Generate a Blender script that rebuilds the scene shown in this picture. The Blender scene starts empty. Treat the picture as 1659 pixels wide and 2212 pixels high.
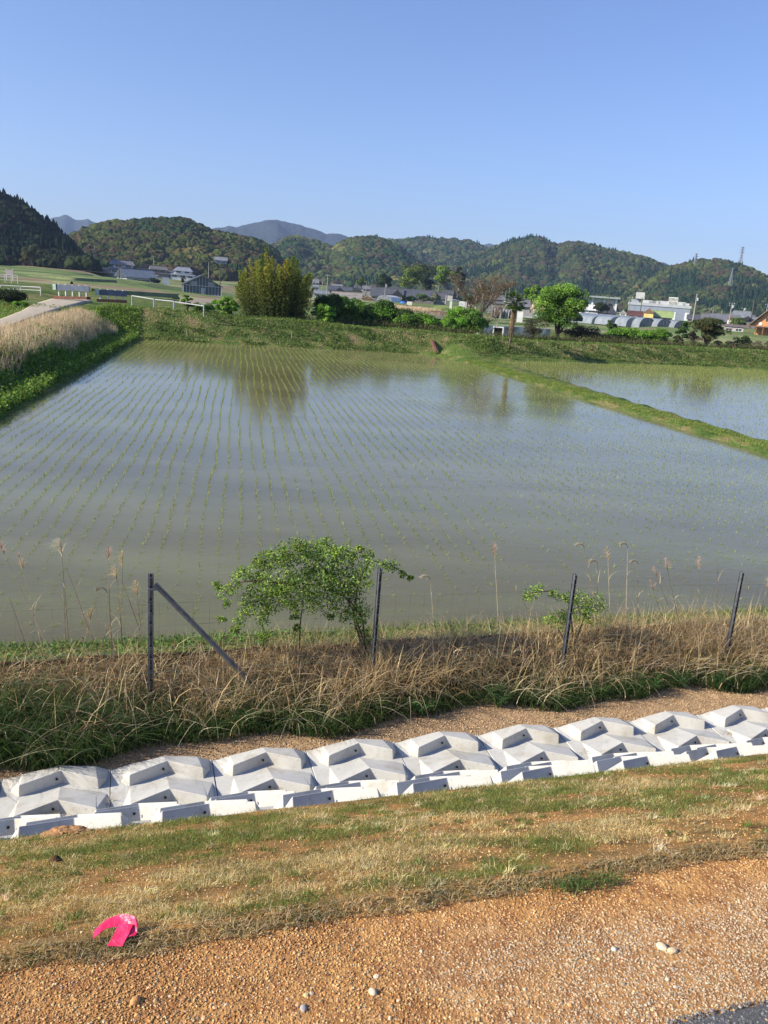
import bpy, bmesh, math, random
import numpy as np
from math import sin, cos, pi, radians, hypot, atan2
from mathutils import Vector, Matrix
SC = bpy.context.scene
COL = SC.collection
rng = np.random.default_rng(7)
random.seed(7)

# ------------------------------------------------------------------ camera
FPX = 1790.; PITCH = radians(14.65); ROLL = radians(4.3); CAMZ = 4.0
fv = np.array([0, cos(PITCH), -sin(PITCH)]); U0 = np.array([0, sin(PITCH), cos(PITCH)]); X0 = np.array([1., 0, 0])
rv = cos(ROLL)*X0 + sin(ROLL)*U0; uv = -sin(ROLL)*X0 + cos(ROLL)*U0
cam_d = bpy.data.cameras.new('camera'); cam = bpy.data.objects.new('camera', cam_d); COL.objects.link(cam)
cam_d.sensor_fit = 'VERTICAL'; cam_d.sensor_height = 32.; cam_d.sensor_width = 24.; cam_d.lens = FPX/2212*32
cam_d.clip_start = .05; cam_d.clip_end = 20000
cam.matrix_world = Matrix(((rv[0], uv[0], -fv[0], 0), (rv[1], uv[1], -fv[1], 0), (rv[2], uv[2], -fv[2], CAMZ), (0, 0, 0, 1)))
SC.camera = cam
# ------------------------------------------------------------------ sky, sun, exposure
SUN_EL = radians(29); SUN_AZ = radians(110); sdir = np.array([-sin(SUN_AZ)*cos(SUN_EL), cos(SUN_AZ)*cos(SUN_EL), sin(SUN_EL)])
w = bpy.data.worlds.new('World'); SC.world = w; w.use_nodes = True
nt = w.node_tree; bg = nt.nodes['Background']
sky = nt.nodes.new('ShaderNodeTexSky'); sky.sky_type = 'NISHITA'; sky.sun_disc = False
sky.sun_elevation = SUN_EL; sky.sun_rotation = atan2(sdir[0], sdir[1])
sky.air_density = 1.0; sky.dust_density = .6; sky.ozone_density = 2.2; sky.altitude = 50
tint = nt.nodes.new('ShaderNodeMix'); tint.data_type = 'RGBA'; tint.blend_type = 'MULTIPLY'; tint.inputs[0].default_value = 1
tint.inputs[7].default_value = (.90, .955, 1.24, 1)
nt.links.new(sky.outputs[0], tint.inputs[6]); nt.links.new(tint.outputs[2], bg.inputs[0]); bg.inputs[1].default_value = .090
sl = bpy.data.lights.new('sun', 'SUN'); sl.energy = 5.0; sl.angle = radians(.55); sl.color = (1, .90, .73)
so = bpy.data.objects.new('sun', sl); COL.objects.link(so); so.rotation_euler = Vector(-sdir).to_track_quat('-Z', 'Y').to_euler()
so.location = (-30, -5, 40)
SC.view_settings.view_transform = 'Standard'; SC.view_settings.look = 'None'; SC.view_settings.exposure = 0.76; SC.view_settings.gamma = 1
SC.cycles.max_bounces = 6; SC.cycles.diffuse_bounces = 1; SC.cycles.glossy_bounces = 3; SC.cycles.transmission_bounces = 4
SC.cycles.transparent_max_bounces = 6; SC.cycles.volume_bounces = 0; SC.cycles.caustics_reflective = False; SC.cycles.caustics_refractive = False

# ------------------------------------------------------------------ photograph coordinates -> world points (photo 1659 x 2212)
C0 = np.array([0, 0, CAMZ])
def ray(x, y): return fv + (x-829.5)/FPX*rv + (1106-y)/FPX*uv
def P(x, y, z=0.):
    d = ray(x, y); return C0 + d*(z-CAMZ)/d[2]
def D(x, y, dist):
    d = ray(x, y); return C0 + d*dist/hypot(d[0], d[1])
TA = radians(17.82); T = np.array([cos(TA), sin(TA)]); N = np.array([-sin(TA), cos(TA)])
def ST(s, n, z=0.):            # road frame -> world (vectorised)
    s = np.asarray(s, float); n = np.asarray(n, float)
    return np.stack(np.broadcast_arrays(s*T[0]+n*N[0], s*T[1]+n*N[1], np.asarray(z, float)), -1)
def onN(x, y, n):
    d = ray(x, y); k = n/(d[0]*N[0]+d[1]*N[1]); return C0 + d*k

# ------------------------------------------------------------------ noise
def vnoise(x, y, seed=0):
    x = np.asarray(x, float); y = np.asarray(y, float)
    xi = np.floor(x).astype(np.int64); yi = np.floor(y).astype(np.int64); fx = x-xi; fy = y-yi
    def h(a, b):
        n = (a*374761393 + b*668265263 + seed*1442695041) & 0xFFFFFFFF
        n = ((n ^ (n >> 13))*1274126177) & 0xFFFFFFFF
        return ((n ^ (n >> 16)) & 0xFFFF)/65535.
    fx = fx*fx*(3-2*fx); fy = fy*fy*(3-2*fy)
    return (h(xi, yi)*(1-fx)+h(xi+1, yi)*fx)*(1-fy)+(h(xi, yi+1)*(1-fx)+h(xi+1, yi+1)*fx)*fy
def fbm(x, y, seed=0, o=4):
    r = 0; a = .5; t = 0
    for k in range(o): r = r+a*vnoise(x*2**k, y*2**k, seed+k*17); t += a; a *= .5
    return r/t
def sstep(a, b, x):
    t = np.clip((x-a)/(b-a), 0, 1); return t*t*(3-2*t)

# ------------------------------------------------------------------ materials
def newmat(name):
    m = bpy.data.materials.new(name); m.use_nodes = True; return m, m.node_tree.nodes, m.node_tree.links
def mat(name, c, rough=.8, c2=None, scale=4., bump=0., bscale=None, metal=0., c3=None, detail=6., spec=.3, stretch=None, bdist=.02):
    m, n, l = newmat(name); b = n['Principled BSDF']
    b.inputs['Roughness'].default_value = rough; b.inputs['Metallic'].default_value = metal; b.inputs['Specular IOR Level'].default_value = spec
    tc = n.new('ShaderNodeTexCoord'); src = tc.outputs['Object']
    if stretch:
        mp = n.new('ShaderNodeMapping'); mp.inputs['Scale'].default_value = stretch; l.new(src, mp.inputs[0]); src = mp.outputs[0]
    if c2 is None: c2 = tuple(v*.72 for v in c)
    t = n.new('ShaderNodeTexNoise'); t.inputs['Scale'].default_value = scale; t.inputs['Detail'].default_value = detail; l.new(src, t.inputs[0])
    r = n.new('ShaderNodeValToRGB'); r.color_ramp.elements[0].position = .35; r.color_ramp.elements[1].position = .65
    r.color_ramp.elements[0].color = (*c2, 1); r.color_ramp.elements[1].color = (*c, 1)
    if c3: e = r.color_ramp.elements.new(.8); e.color = (*c3, 1)
    l.new(t.outputs[0], r.inputs[0]); l.new(r.outputs[0], b.inputs['Base Color'])
    if bump:
        t2 = n.new('ShaderNodeTexNoise'); t2.inputs['Scale'].default_value = bscale or scale*4; t2.inputs['Detail'].default_value = 5; l.new(src, t2.inputs[0])
        bp = n.new('ShaderNodeBump'); bp.inputs['Strength'].default_value = bump; bp.inputs['Distance'].default_value = bdist
        l.new(t2.outputs[0], bp.inputs['Height']); l.new(bp.outputs[0], b.inputs['Normal'])
    return m
def attrmat(name, rough=.75, trans=0., var=.35, scale=8., spec=.2, tcol=(1.3, 1.25, .5), bump=0., bscale=30.):
    """base colour from the mesh's own 'col' attribute, varied by noise; leaves let light through"""
    m, n, l = newmat(name); b = n['Principled BSDF']; b.inputs['Roughness'].default_value = rough; b.inputs['Specular IOR Level'].default_value = spec
    a = n.new('ShaderNodeAttribute'); a.attribute_name = 'col'
    tc = n.new('ShaderNodeTexCoord'); t = n.new('ShaderNodeTexNoise'); t.inputs['Scale'].default_value = scale; l.new(tc.outputs['Object'], t.inputs[0])
    mr = n.new('ShaderNodeMapRange'); mr.inputs[1].default_value = .3; mr.inputs[2].default_value = .7; mr.inputs[3].default_value = 1-var; mr.inputs[4].default_value = 1+var; l.new(t.outputs[0], mr.inputs[0])
    mx = n.new('ShaderNodeMix'); mx.data_type = 'RGBA'; mx.blend_type = 'MULTIPLY'; mx.inputs[0].default_value = 1
    l.new(a.outputs['Color'], mx.inputs[6]); l.new(mr.outputs[0], mx.inputs[7]); l.new(mx.outputs[2], b.inputs['Base Color'])
    if bump:
        t2 = n.new('ShaderNodeTexNoise'); t2.inputs['Scale'].default_value = bscale; t2.inputs['Detail'].default_value = 5; l.new(tc.outputs['Object'], t2.inputs[0])
        bp = n.new('ShaderNodeBump'); bp.inputs['Strength'].default_value = bump; bp.inputs['Distance'].default_value = .02; l.new(t2.outputs[0], bp.inputs['Height']); l.new(bp.outputs[0], b.inputs['Normal'])
    if trans:
        tr = n.new('ShaderNodeBsdfTranslucent'); m2 = n.new('ShaderNodeMix'); m2.data_type = 'RGBA'; m2.blend_type = 'MULTIPLY'; m2.inputs[0].default_value = 1
        m2.inputs[7].default_value = (*tcol, 1); l.new(mx.outputs[2], m2.inputs[6]); l.new(m2.outputs[2], tr.inputs[0])
        ms = n.new('ShaderNodeMixShader'); ms.inputs[0].default_value = trans; l.new(b.outputs[0], ms.inputs[1]); l.new(tr.outputs[0], ms.inputs[2])
        l.new(ms.outputs[0], n['Material Output'].inputs[0])
    return m
M = {}
M['leaf'] = attrmat('leaf', .6, .35, .3, 3.)
M['blade'] = attrmat('grass_blade', .7, .3, .25, 6.)
M['straw'] = attrmat('dry_straw', .8, .2, .25, 10., tcol=(1.1, 1, .8))
M['forest'] = attrmat('forest_canopy', .9, .0, .35, .35, spec=.05)
M['bark'] = mat('bark', (.16, .12, .085), .9, (.07, .05, .035), 9, .6, 30)
M['palebark'] = mat('pale_bark', (.46, .42, .36), .85, (.2, .17, .13), 3, .5, 30)
M['stone'] = attrmat('gravel_stone', .85, 0, .2, 60., spec=.25)
M['concrete'] = mat('cast_concrete', (.57, .565, .53), .8, (.45, .45, .42), 2.2, .15, 60, c3=(.62, .61, .57), spec=.25, bdist=.004)
def stain_concrete(m):
    n, l = m.node_tree.nodes, m.node_tree.links; b = n['Principled BSDF']; src = b.inputs['Base Color'].links[0].from_socket
    tc = n.new('ShaderNodeTexCoord'); oi = n.new('ShaderNodeObjectInfo'); va = n.new('ShaderNodeVectorMath'); va.operation = 'ADD'; l.new(tc.outputs['Object'], va.inputs[0]); vs_ = n.new('ShaderNodeVectorMath'); vs_.operation = 'SCALE'; vs_.inputs[3].default_value = 37.; l.new(oi.outputs['Location'], vs_.inputs[0]); l.new(vs_.outputs[0], va.inputs[1])
    out = src
    for sc_, lo, hi, c_, st in ((2.6, .52, .72, (.72, .66, .56), 1.), (38, .60, .70, (.62, .58, .50), 1.), (9, .55, .75, (.80, .79, .76), 1.)):
        t = n.new('ShaderNodeTexNoise'); t.inputs['Scale'].default_value = sc_; t.inputs['Detail'].default_value = 8; t.inputs['Roughness'].default_value = .65; l.new(va.outputs[0], t.inputs[0]); r = n.new('ShaderNodeMapRange'); r.inputs[1].default_value = lo; r.inputs[2].default_value = hi; l.new(t.outputs[0], r.inputs[0])
        x = n.new('ShaderNodeMix'); x.data_type = 'RGBA'; x.blend_type = 'MULTIPLY'; l.new(r.outputs[0], x.inputs[0]); l.new(out, x.inputs[6]); x.inputs[7].default_value = (*c_, 1); out = x.outputs[2]
    l.new(out, b.inputs['Base Color'])
stain_concrete(M['concrete'])
M['hole'] = mat('dark_hole', (.03, .025, .02), .9)
M['galv'] = mat('galvanised_steel', (.22, .235, .26), .5, (.13, .14, .155), 20, .1, 80, metal=.6, spec=.5)
M['darksteel'] = mat('dark_steel', (.06, .065, .07), .6, (.035, .035, .04), 20)
M['wire'] = mat('green_wire', (.12, .17, .13), .6)
M['whitepaint'] = mat('white_paint', (.78, .78, .74), .5, (.6, .6, .56), 2)
M['bluepaint'] = mat('blue_grey_paint', (.10, .125, .19), .5, (.07, .09, .14), 2)
M['palegreenpaint'] = mat('pale_green_paint', (.35, .48, .42), .5)
M['pink'] = mat('pink_tape', (.95, .05, .17), .38, (.80, .025, .10), 45, .9, 55, spec=.5, bdist=.004)
M['board'] = mat('dark_board', (.06, .035, .025), .85, (.025, .016, .012), 6, .4, 30)
M['rustboard'] = mat('rust_board', (.2, .09, .06), .85, (.1, .05, .035), 6, .4, 30)
M['glassdark'] = mat('window_glass', (.03, .035, .045), .15, (.02, .025, .03), 2, spec=.6)
M['poleconc'] = mat('pole_concrete', (.34, .33, .31), .8, (.24, .235, .22), 3)
M['woodpole'] = mat('pole_dark', (.10, .085, .07), .8)
M['asphalt'] = mat('asphalt', (.12, .12, .12), .85, (.075, .076, .078), 90, .8, 180, bdist=.004, c3=(.2, .195, .185))
M['dirtroad'] = mat('dirt_road_surface', (.44, .385, .29), .95, (.36, .31, .235), 3., .2, 30, c3=(.50, .44, .34))
M['greenmesh'] = mat('green_mesh', (.16, .3, .24), .8)

# ------------------------------------------------------------------ mesh builder
class MB:
    def __init__(s): s.v = []; s.f = []; s.c = []; s.n = 0
    def add(s, v, f, c=None):
        v = np.asarray(v, float).reshape(-1, 3); f = np.asarray(f, np.int64)
        s.v.append(v); s.f.append(f+s.n)
        if c is None: c = (1, 1, 1)
        c = np.asarray(c, float); s.c.append(np.broadcast_to(c, (len(v), 3)) if c.ndim == 1 else c); s.n += len(v)
    def build(s, name, m, parent=None, smooth=False, loc=None):
        v = np.concatenate(s.v); c = np.concatenate(s.c)
        if loc is not None: v = v-np.asarray(loc, float)
        me = bpy.data.meshes.new(name); me.vertices.add(len(v)); me.vertices.foreach_set('co', v.astype(np.float32).ravel())
        li = np.concatenate([f.ravel() for f in s.f]); sz = np.concatenate([np.full(len(f), f.shape[1]) for f in s.f])
        me.loops.add(len(li)); me.loops.foreach_set('vertex_index', li.astype(np.int32))
        me.polygons.add(len(sz)); me.polygons.foreach_set('loop_start', np.concatenate([[0], np.cumsum(sz)[:-1]]).astype(np.int32))
        try: me.polygons.foreach_set('loop_total', sz.astype(np.int32))
        except Exception: pass
        me.polygons.foreach_set('use_smooth', np.full(len(sz), smooth))
        me.update(calc_edges=True)
        a = me.attributes.new('col', 'FLOAT_COLOR', 'POINT'); a.data.foreach_set('color', np.concatenate([c, np.ones((len(c), 1))], 1).astype(np.float32).ravel())
        me.materials.append(M[m] if isinstance(m, str) else m)
        o = bpy.data.objects.new(name, me); COL.objects.link(o)
        if parent is not None: o.parent = parent
        if loc is not None: o.location = loc
        return o
    def box(s, c, sz, yaw=0., col=None, R=None):
        x, y, z = np.array(sz)/2.
        v = np.array([[-x, -y, -z], [x, -y, -z], [x, y, -z], [-x, y, -z], [-x, -y, z], [x, -y, z], [x, y, z], [-x, y, z]])
        if R is not None: v = v@np.array(R).T
        elif yaw: v = v@np.array([[cos(yaw), sin(yaw), 0], [-sin(yaw), cos(yaw), 0], [0, 0, 1]])
        s.add(v+np.array(c), [[0, 3, 2, 1], [4, 5, 6, 7], [0, 1, 5, 4], [1, 2, 6, 5], [2, 3, 7, 6], [3, 0, 4, 7]], col)
    def bar(s, a, b, wd, ht=None, col=None):
        a = np.array(a, float); b = np.array(b, float); d = b-a; L = np.linalg.norm(d)
        if L < 1e-6: return
        d /= L; up = np.array([0, 0, 1.]) if abs(d[2]) < .95 else np.array([0, 1., 0]); x = np.cross(d, up); x /= np.linalg.norm(x); y = np.cross(x, d)
        s.box((a+b)/2, (wd, ht or wd, L), R=np.stack([x, y, d], 1), col=col)
    def tube(s, pts, rad, k=6, col=None, cap=True):
        pts = np.asarray(pts, float); n = len(pts); rad = np.broadcast_to(rad, n)
        tg = np.gradient(pts, axis=0); tg /= np.linalg.norm(tg, axis=1)[:, None]+1e-9
        ref = np.array([.3, .2, 1.]) if abs(tg[0][2]) < .9 else np.array([1., .1, 0])
        x = np.cross(tg, ref); x /= np.linalg.norm(x, axis=1)[:, None]+1e-9; y = np.cross(tg, x)
        a = np.arange(k)*2*pi/k
        v = pts[:, None]+rad[:, None, None]*(np.cos(a)[None, :, None]*x[:, None]+np.sin(a)[None, :, None]*y[:, None])
        i = np.arange(n-1)[:, None]*k; j = np.arange(k)[None]; j2 = (j+1) % k
        f = np.stack([i+j, i+j2, i+k+j2, i+k+j], -1).reshape(-1, 4); s.add(v.reshape(-1, 3), f, col)
        if cap:
            s.f.append(np.array([list(range(k))[::-1]])+s.n-n*k); s.f.append(np.array([list(range(k))])+s.n-k)
def tag(o, label=None, cat=None, group=None, kind=None):
    if label: o['label'] = label
    if cat: o['category'] = cat
    if group: o['group'] = group
    if kind: o['kind'] = kind
    return o
def empty(name, loc, yaw=0., label=None, cat=None, group=None):
    o = bpy.data.objects.new(name, None); COL.objects.link(o); o.location = loc; o.rotation_euler = (0, 0, yaw); o.empty_display_size = .3
    return tag(o, label, cat, group)

def blades(mb, base, h, wd, lean, leandir, col, segs=2, yaw=None, tipcol=None, curl=2.):
    """tapered curved grass blades; all arguments are arrays of N (or scalars)"""
    base = np.asarray(base, float); n = len(base); one = np.ones(n)
    h = h*one; wd = wd*one; lean = lean*one; leandir = leandir*one
    yaw = rng.uniform(0, 2*pi, n) if yaw is None else yaw
    col = np.broadcast_to(np.asarray(col, float), (n, 3)); tip = col if tipcol is None else np.broadcast_to(np.asarray(tipcol, float), (n, 3))
    ld = np.stack([np.cos(leandir), np.sin(leandir), 0*one], -1); wx = np.stack([np.cos(yaw), np.sin(yaw), 0*one], -1)
    vs = []; cs = []
    for k in range(segs+1):
        t = k/segs; ang = lean*t
        pos = base+ld*(h*lean*t**curl*.8)[:, None]; pos[:, 2] += h*(t-.33*np.minimum(lean, 1.6)*t**3)
        w_ = wd*(1-t**1.6)*.5
        c = col*(1-t)+tip*t
        if k < segs: vs += [pos-wx*w_[:, None], pos+wx*w_[:, None]]; cs += [c, c]
        else: vs += [pos]; cs += [c]
    m = 2*segs+1; v = np.stack(vs, 1).reshape(-1, 3); c = np.stack(cs, 1).reshape(-1, 3); o = np.arange(n)[:, None]*m
    if segs > 1:
        q = np.concatenate([o+np.array([[2*k, 2*k+1, 2*k+3, 2*k+2]]) for k in range(segs-1)])
        mb.add(v, q, c); mb.f.append((o+np.array([[2*segs-2, 2*segs-1, 2*segs]]))+mb.n-len(v))
    else: mb.add(v, o+np.array([[0, 1, 2]]), c)
def leaves(mb, ctr, size, col, aspect=.5, up=.0, out=None, outw=0.):
    """rhombic leaves with a slight fold"""
    ctr = np.asarray(ctr, float); n = len(ctr); size = size*np.ones(n)
    nr = rng.normal(size=(n, 3)); nr[:, 2] = nr[:, 2]+up
    if out is not None: nr = nr*(1-outw)+out*outw*1.7
    nr /= np.linalg.norm(nr, axis=1)[:, None]+1e-9
    a = rng.normal(size=(n, 3)); x = np.cross(nr, a); x /= np.linalg.norm(x, axis=1)[:, None]+1e-9; y = np.cross(nr, x)
    L = size[:, None]*.5; W = L*aspect
    v = np.stack([ctr-x*L, ctr+y*W+nr*W*.3, ctr+x*L, ctr-y*W+nr*W*.3], 1).reshape(-1, 3)
    f = np.arange(n)[:, None]*4+np.array([[0, 1, 2, 3]])
    mb.add(v, f, np.repeat(np.broadcast_to(np.asarray(col, float), (n, 3)), 4, 0))
def ico(sub):
    t = (1+5**.5)/2
    v = np.array([[-1, t, 0], [1, t, 0], [-1, -t, 0], [1, -t, 0], [0, -1, t], [0, 1, t], [0, -1, -t], [0, 1, -t], [t, 0, -1], [t, 0, 1], [-t, 0, -1], [-t, 0, 1]], float)
    v /= np.linalg.norm(v[0]); f = [(0, 11, 5), (0, 5, 1), (0, 1, 7), (0, 7, 10), (0, 10, 11), (1, 5, 9), (5, 11, 4), (11, 10, 2), (10, 7, 6), (7, 1, 8), (3, 9, 4), (3, 4, 2), (3, 2, 6), (3, 6, 8), (3, 8, 9), (4, 9, 5), (2, 4, 11), (6, 2, 10), (8, 6, 7), (9, 8, 1)]
    v = list(v)
    for _ in range(sub):
        ca = {}; g = []
        def mid(a, b):
            k = (min(a, b), max(a, b))
            if k not in ca: m = (v[a]+v[b])/2; v.append(m/np.linalg.norm(m)); ca[k] = len(v)-1
            return ca[k]
        for a, b, c in f:
            x, y, z = mid(a, b), mid(b, c), mid(c, a); g += [(a, x, z), (b, y, x), (c, z, y), (x, y, z)]
        f = g
    return np.array(v), np.array(f)
ICO = [ico(0), ico(1), ico(2)]
def scatter(mb, tv, tf, pos, scl, col, rot=True, shade=None):
    """place many copies of template (tv, tf): pos Nx3, scl Nx3, col Nx3, random yaw (and tumble)"""
    n = len(pos); a = rng.uniform(0, 2*pi, n); ca, sa = np.cos(a), np.sin(a)
    v = tv[None]*scl[:, None]
    x = v[..., 0]*ca[:, None]-v[..., 1]*sa[:, None]; y = v[..., 0]*sa[:, None]+v[..., 1]*ca[:, None]; z = v[..., 2]
    v = np.stack([x, y, z], -1)+pos[:, None]
    c = np.repeat(col[:, None], len(tv), 1)
    if shade is not None: c = c*shade[None, :, None]
    f = tf[None]+np.arange(n)[:, None, None]*len(tv)
    mb.add(v.reshape(-1, 3), f.reshape(-1, tf.shape[1]), c.reshape(-1, 3))
def vary(col, n, a=.25, h=.12):
    c = np.broadcast_to(np.asarray(col, float), (n, 3))*(1+rng.uniform(-a, a, (n, 1)))*(1+rng.uniform(-h, h, (n, 3)))
    return np.clip(c, .003, .95)
def pick(cols, probs, n, a=.25, h=.1):
    idx = rng.choice(len(cols), n, p=np.array(probs)/sum(probs)); return vary(np.array(cols)[idx], n, a, h)

# ------------------------------------------------------------------ far objects: (photo x, photo base y, distance) also shape the plain
CTRL = []
def spot(x, y, d, add=True):
    p = D(x, y, d)
    if add: CTRL.append(p)
    return p
ctrl_px = [(0, 575, 330), (60, 574, 330), (120, 580, 330), (30, 590, 220), (100, 600, 210), (180, 608, 200), (250, 618, 190), (100, 586, 280), (200, 596, 290), (60, 570, 400), (190, 585, 400), (260, 591, 430), (330, 600, 420), (400, 606, 420), (290, 613, 315), (440, 639, 230), (540, 650, 230), (620, 655, 300), (450, 655, 130), (300, 636, 140), (200, 622, 140), (60, 612, 130), (720, 645, 350), (800, 650, 350), (900, 655, 340), (900, 682, 190), (1000, 670, 280), (1060, 690, 250), (1200, 695, 280), (1300, 703, 255), (1480, 709, 255), (1600, 718, 255), (1700, 728, 250), (1300, 678, 420), (1450, 690, 400), (1600, 705, 330), (620, 610, 560), (300, 590, 600), (100, 565, 500), (900, 645, 600), (1500, 690, 700), (1200, 668, 900), (1700, 705, 900), (500, 610, 700), (-300, 550, 300), (-300, 560, 120), (2100, 750, 300), (2100, 800, 140), (1650, 755, 115), (1300, 725, 120), (1000, 705, 125), (700, 683, 130)]
CT = np.array([D(*c) for c in ctrl_px])
def zplain(x, y):
    x = np.asarray(x, float); y = np.asarray(y, float); num = 0; den = 0
    lr = np.log(np.hypot(x, y)+1e-6); az = np.arctan2(x, y)
    for c in CT:
        d2 = ((np.log(np.hypot(c[0], c[1]))-lr)*.6)**2+(az-atan2(c[0], c[1]))**2+2e-4
        wgt = 1/d2**2; num = num+wgt*c[2]; den = den+wgt
    return num/den

# ------------------------------------------------------------------ ground shape
Mq = np.array([ST(-5.2, 9.0)[:2], [14.6, 14.2], [2.56, 62.5], [-16.94, 55.33]])
mline = lambda a, b, t: a+(b-a)*t
Mq[0] = [-7.35, 5.55]; Mq[0] = Mq[3]+(np.array([-10.56, 22.16])-Mq[3])*1.46
nn_ = 9.0
def meet(a, b, n):       # point on line a-b at road distance n
    da = a@N; db = b@N; return a+(b-a)*(n-da)/(db-da)
Mq[0] = meet(Mq[3], np.array([-10.56, 22.16]), 9.02); Mq[1] = meet(np.array([4.8, 55.9]), np.array([11.87, 25.79]), 9.02); Mq[2] = [2.7, 62.2]
MR = [np.array([4.8, 55.9]), Mq[2]]
Rq = np.array([meet(np.array([6.6, 60.]), np.array([12.97, 28.36]), 9.02), [70., meet(np.array([0, 0.]), np.array([1, 0.]), 1)[1] if False else 33.], [60., 82.], [26, 73.5], [6.6, 61.0]])
Rq[1] = ST(66., 9.02)[:2]
def sdpoly(x, y, poly):          # signed distance, negative inside (any polygon)
    d = np.full(np.shape(x), 1e18); ins = np.zeros(np.shape(x), bool); k = len(poly)
    for i in range(k):
        a = poly[i]; b = poly[(i+1) % k]; e = b-a; wx = x-a[0]; wy = y-a[1]
        t = np.clip((wx*e[0]+wy*e[1])/(e@e), 0, 1); d = np.minimum(d, (wx-t*e[0])**2+(wy-t*e[1])**2)
        c = ((a[1] <= y) & (b[1] > y)) | ((b[1] <= y) & (a[1] > y))
        xs = a[0]+(y-a[1])/(b[1]-a[1]+1e-12)*e[0]; ins ^= c & (x < xs)
    return np.sqrt(d)*np.where(ins, -1, 1)
Mpoly = np.array([Mq[0], Mq[1], [11.87, 25.79], [4.8, 55.9], [2.7, 61.2], [1.6, 62.2], [-16.94, 55.33]])
Rpoly = Rq
lv = (np.array([-10.56, 22.16])-np.array([-16.94, 55.33])); lv /= np.linalg.norm(lv); ln = np.array([lv[1], -lv[0]])  # points left of the field
if ln[0] > 0: ln = -ln
XF = [-120, -60, -16.94, 2.56, 6.6, 26, 60, 120]; YF = [30, 45, 55.33, 62.3, 62.0, 73.5, 84, 100]
ZC = ([-60, -30, -17, 2.5, 13, 32, 60], [1.9, 2.0, 1.85, 1.35, 1.25, 1.35, 1.35])
RLO = [(-60, 735), (0, 711), (60, 689), (104, 673), (161, 657), (196, 649)]; RHI = [(-60, 706), (0, 689), (45, 672), (72, 657), (120, 643.5), (170, 640.5)]
def rz(y): return 1.30+np.clip((y-30)/34., -.3, 1.1)*.42
def onroad(px, py):
    z = 1.4
    for _ in range(12): q = P(px, py, z); z = float(rz(q[1]))
    return q[:2]
RL = np.array([onroad(*q) for q in RLO]); RH = np.array([onroad(*q) for q in RHI]); ROADP = np.concatenate([RL, RH[::-1]])
def ground(x, y):
    x = np.asarray(x, float); y = np.asarray(y, float)
    dm = sdpoly(x, y, Mpoly); dr = sdpoly(x, y, Rpoly); d = np.minimum(dm, dr)
    q = (y-np.interp(x, XF, YF))*.93; zc = np.interp(x, *ZC)
    dl = (x+16.94)*ln[0]+(y-55.33)*ln[1]; n = x*N[0]+y*N[1]
    z = .17*sstep(-.02, .22, d)-.12*sstep(0, .25, -d)+0*x
    left = 1.15*sstep(.1, 3.0, dl)+.35*sstep(3, 9, dl)*sstep(20, 50, y)
    left = left*sstep(9.2, 13, n)
    z = np.maximum(z, np.where(dl > 0, left, -9))
    far = zc*sstep(-.1, 2.9, q)
    ramp = zc*sstep(-7, 3, q)*sstep(1.1, .2, np.abs(x-4.6-(62-y)*.22)/1.6)*(d > 0)     # grassy ramp between the two paddies
    back = zc-(zc+.9)*sstep(6.2, 9.5, q)
    back = np.where(q > 15, -.9+(zplain(x, y)+.9)*sstep(15, 19, q), back)
    leftmix = sstep(0, 3, dl)
    zz = np.where(q > 6.2, back, far)
    zz = np.where((q > 6.2), np.where(x < -16, np.maximum(zz, np.where(q < 30, (zc-.3)+(zplain(x, y)-zc+.3)*sstep(12, 30, q), zz)), zz), zz)
    z = np.where(q > 0, np.maximum(zz, np.where(q < 6, z, -9)), np.where(ramp > .02, np.maximum(z, ramp), z))
    z = z+(fbm(x*1.3, y*1.3, 3)-.5)*.16*sstep(.15, .8, d)*sstep(9.1, 9.8, n)+(fbm(x*.3, y*.3, 5)-.5)*.3*sstep(.8, 4, d)*sstep(9.1, 9.8, n)
    k = sstep(3.2, 1.0, sdpoly(x, y, ROADP)); z = z*(1-k)+(rz(y)-.14)*k
    return z
def hit(px, py, tmax=130.):
    d = ray(px, py); L = hypot(d[0], d[1]); d = d/L
    t = np.arange(8.9, tmax, .08); pts = C0+t[:, None]*d; g = ground(pts[:, 0], pts[:, 1]); i = np.argmax(pts[:, 2] < np.maximum(g, 0.0))
    return pts[i]*[1, 1, 0]+[0, 0, max(float(g[i]), 0)]
def gridmesh(X, Y, Z, keep=None):
    ny, nx = X.shape; v = np.stack([X, Y, Z], -1).reshape(-1, 3); i = np.arange(ny-1)[:, None]*nx+np.arange(nx-1)[None]
    f = np.stack([i, i+1, i+nx+1, i+nx], -1).reshape(-1, 4)
    if keep is not None: f = f[keep.reshape(-1)]
    return v, f

# ---- ground material: colour by height/patches of the soil and low growth
def ground_mat():
    m, n, l = newmat('field_ground'); b = n['Principled BSDF']; b.inputs['Roughness'].default_value = .95; b.inputs['Specular IOR Level'].default_value = .1
    tc = n.new('ShaderNodeTexCoord')
    t = n.new('ShaderNodeTexNoise'); t.inputs['Scale'].default_value = .9; t.inputs['Detail'].default_value = 8; l.new(tc.outputs['Object'], t.inputs[0])
    r = n.new('ShaderNodeValToRGB'); e = r.color_ramp.elements; e[0].position = .3; e[0].color = (.05, .09, .02, 1); e[1].position = .72; e[1].color = (.26, .2, .10, 1)
    x = e.new(.5); x.color = (.10, .15, .035, 1); l.new(t.outputs[0], r.inputs[0]); l.new(r.outputs[0], b.inputs['Base Color'])
    t2 = n.new('ShaderNodeTexNoise'); t2.inputs['Scale'].default_value = 9; t2.inputs['Detail'].default_value = 8; l.new(tc.outputs['Object'], t2.inputs[0])
    bp = n.new('ShaderNodeBump'); bp.inputs['Distance'].default_value = .12; l.new(t2.outputs[0], bp.inputs['Height']); l.new(bp.outputs[0], b.inputs['Normal'])
    return m
M['ground'] = ground_mat()
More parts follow.
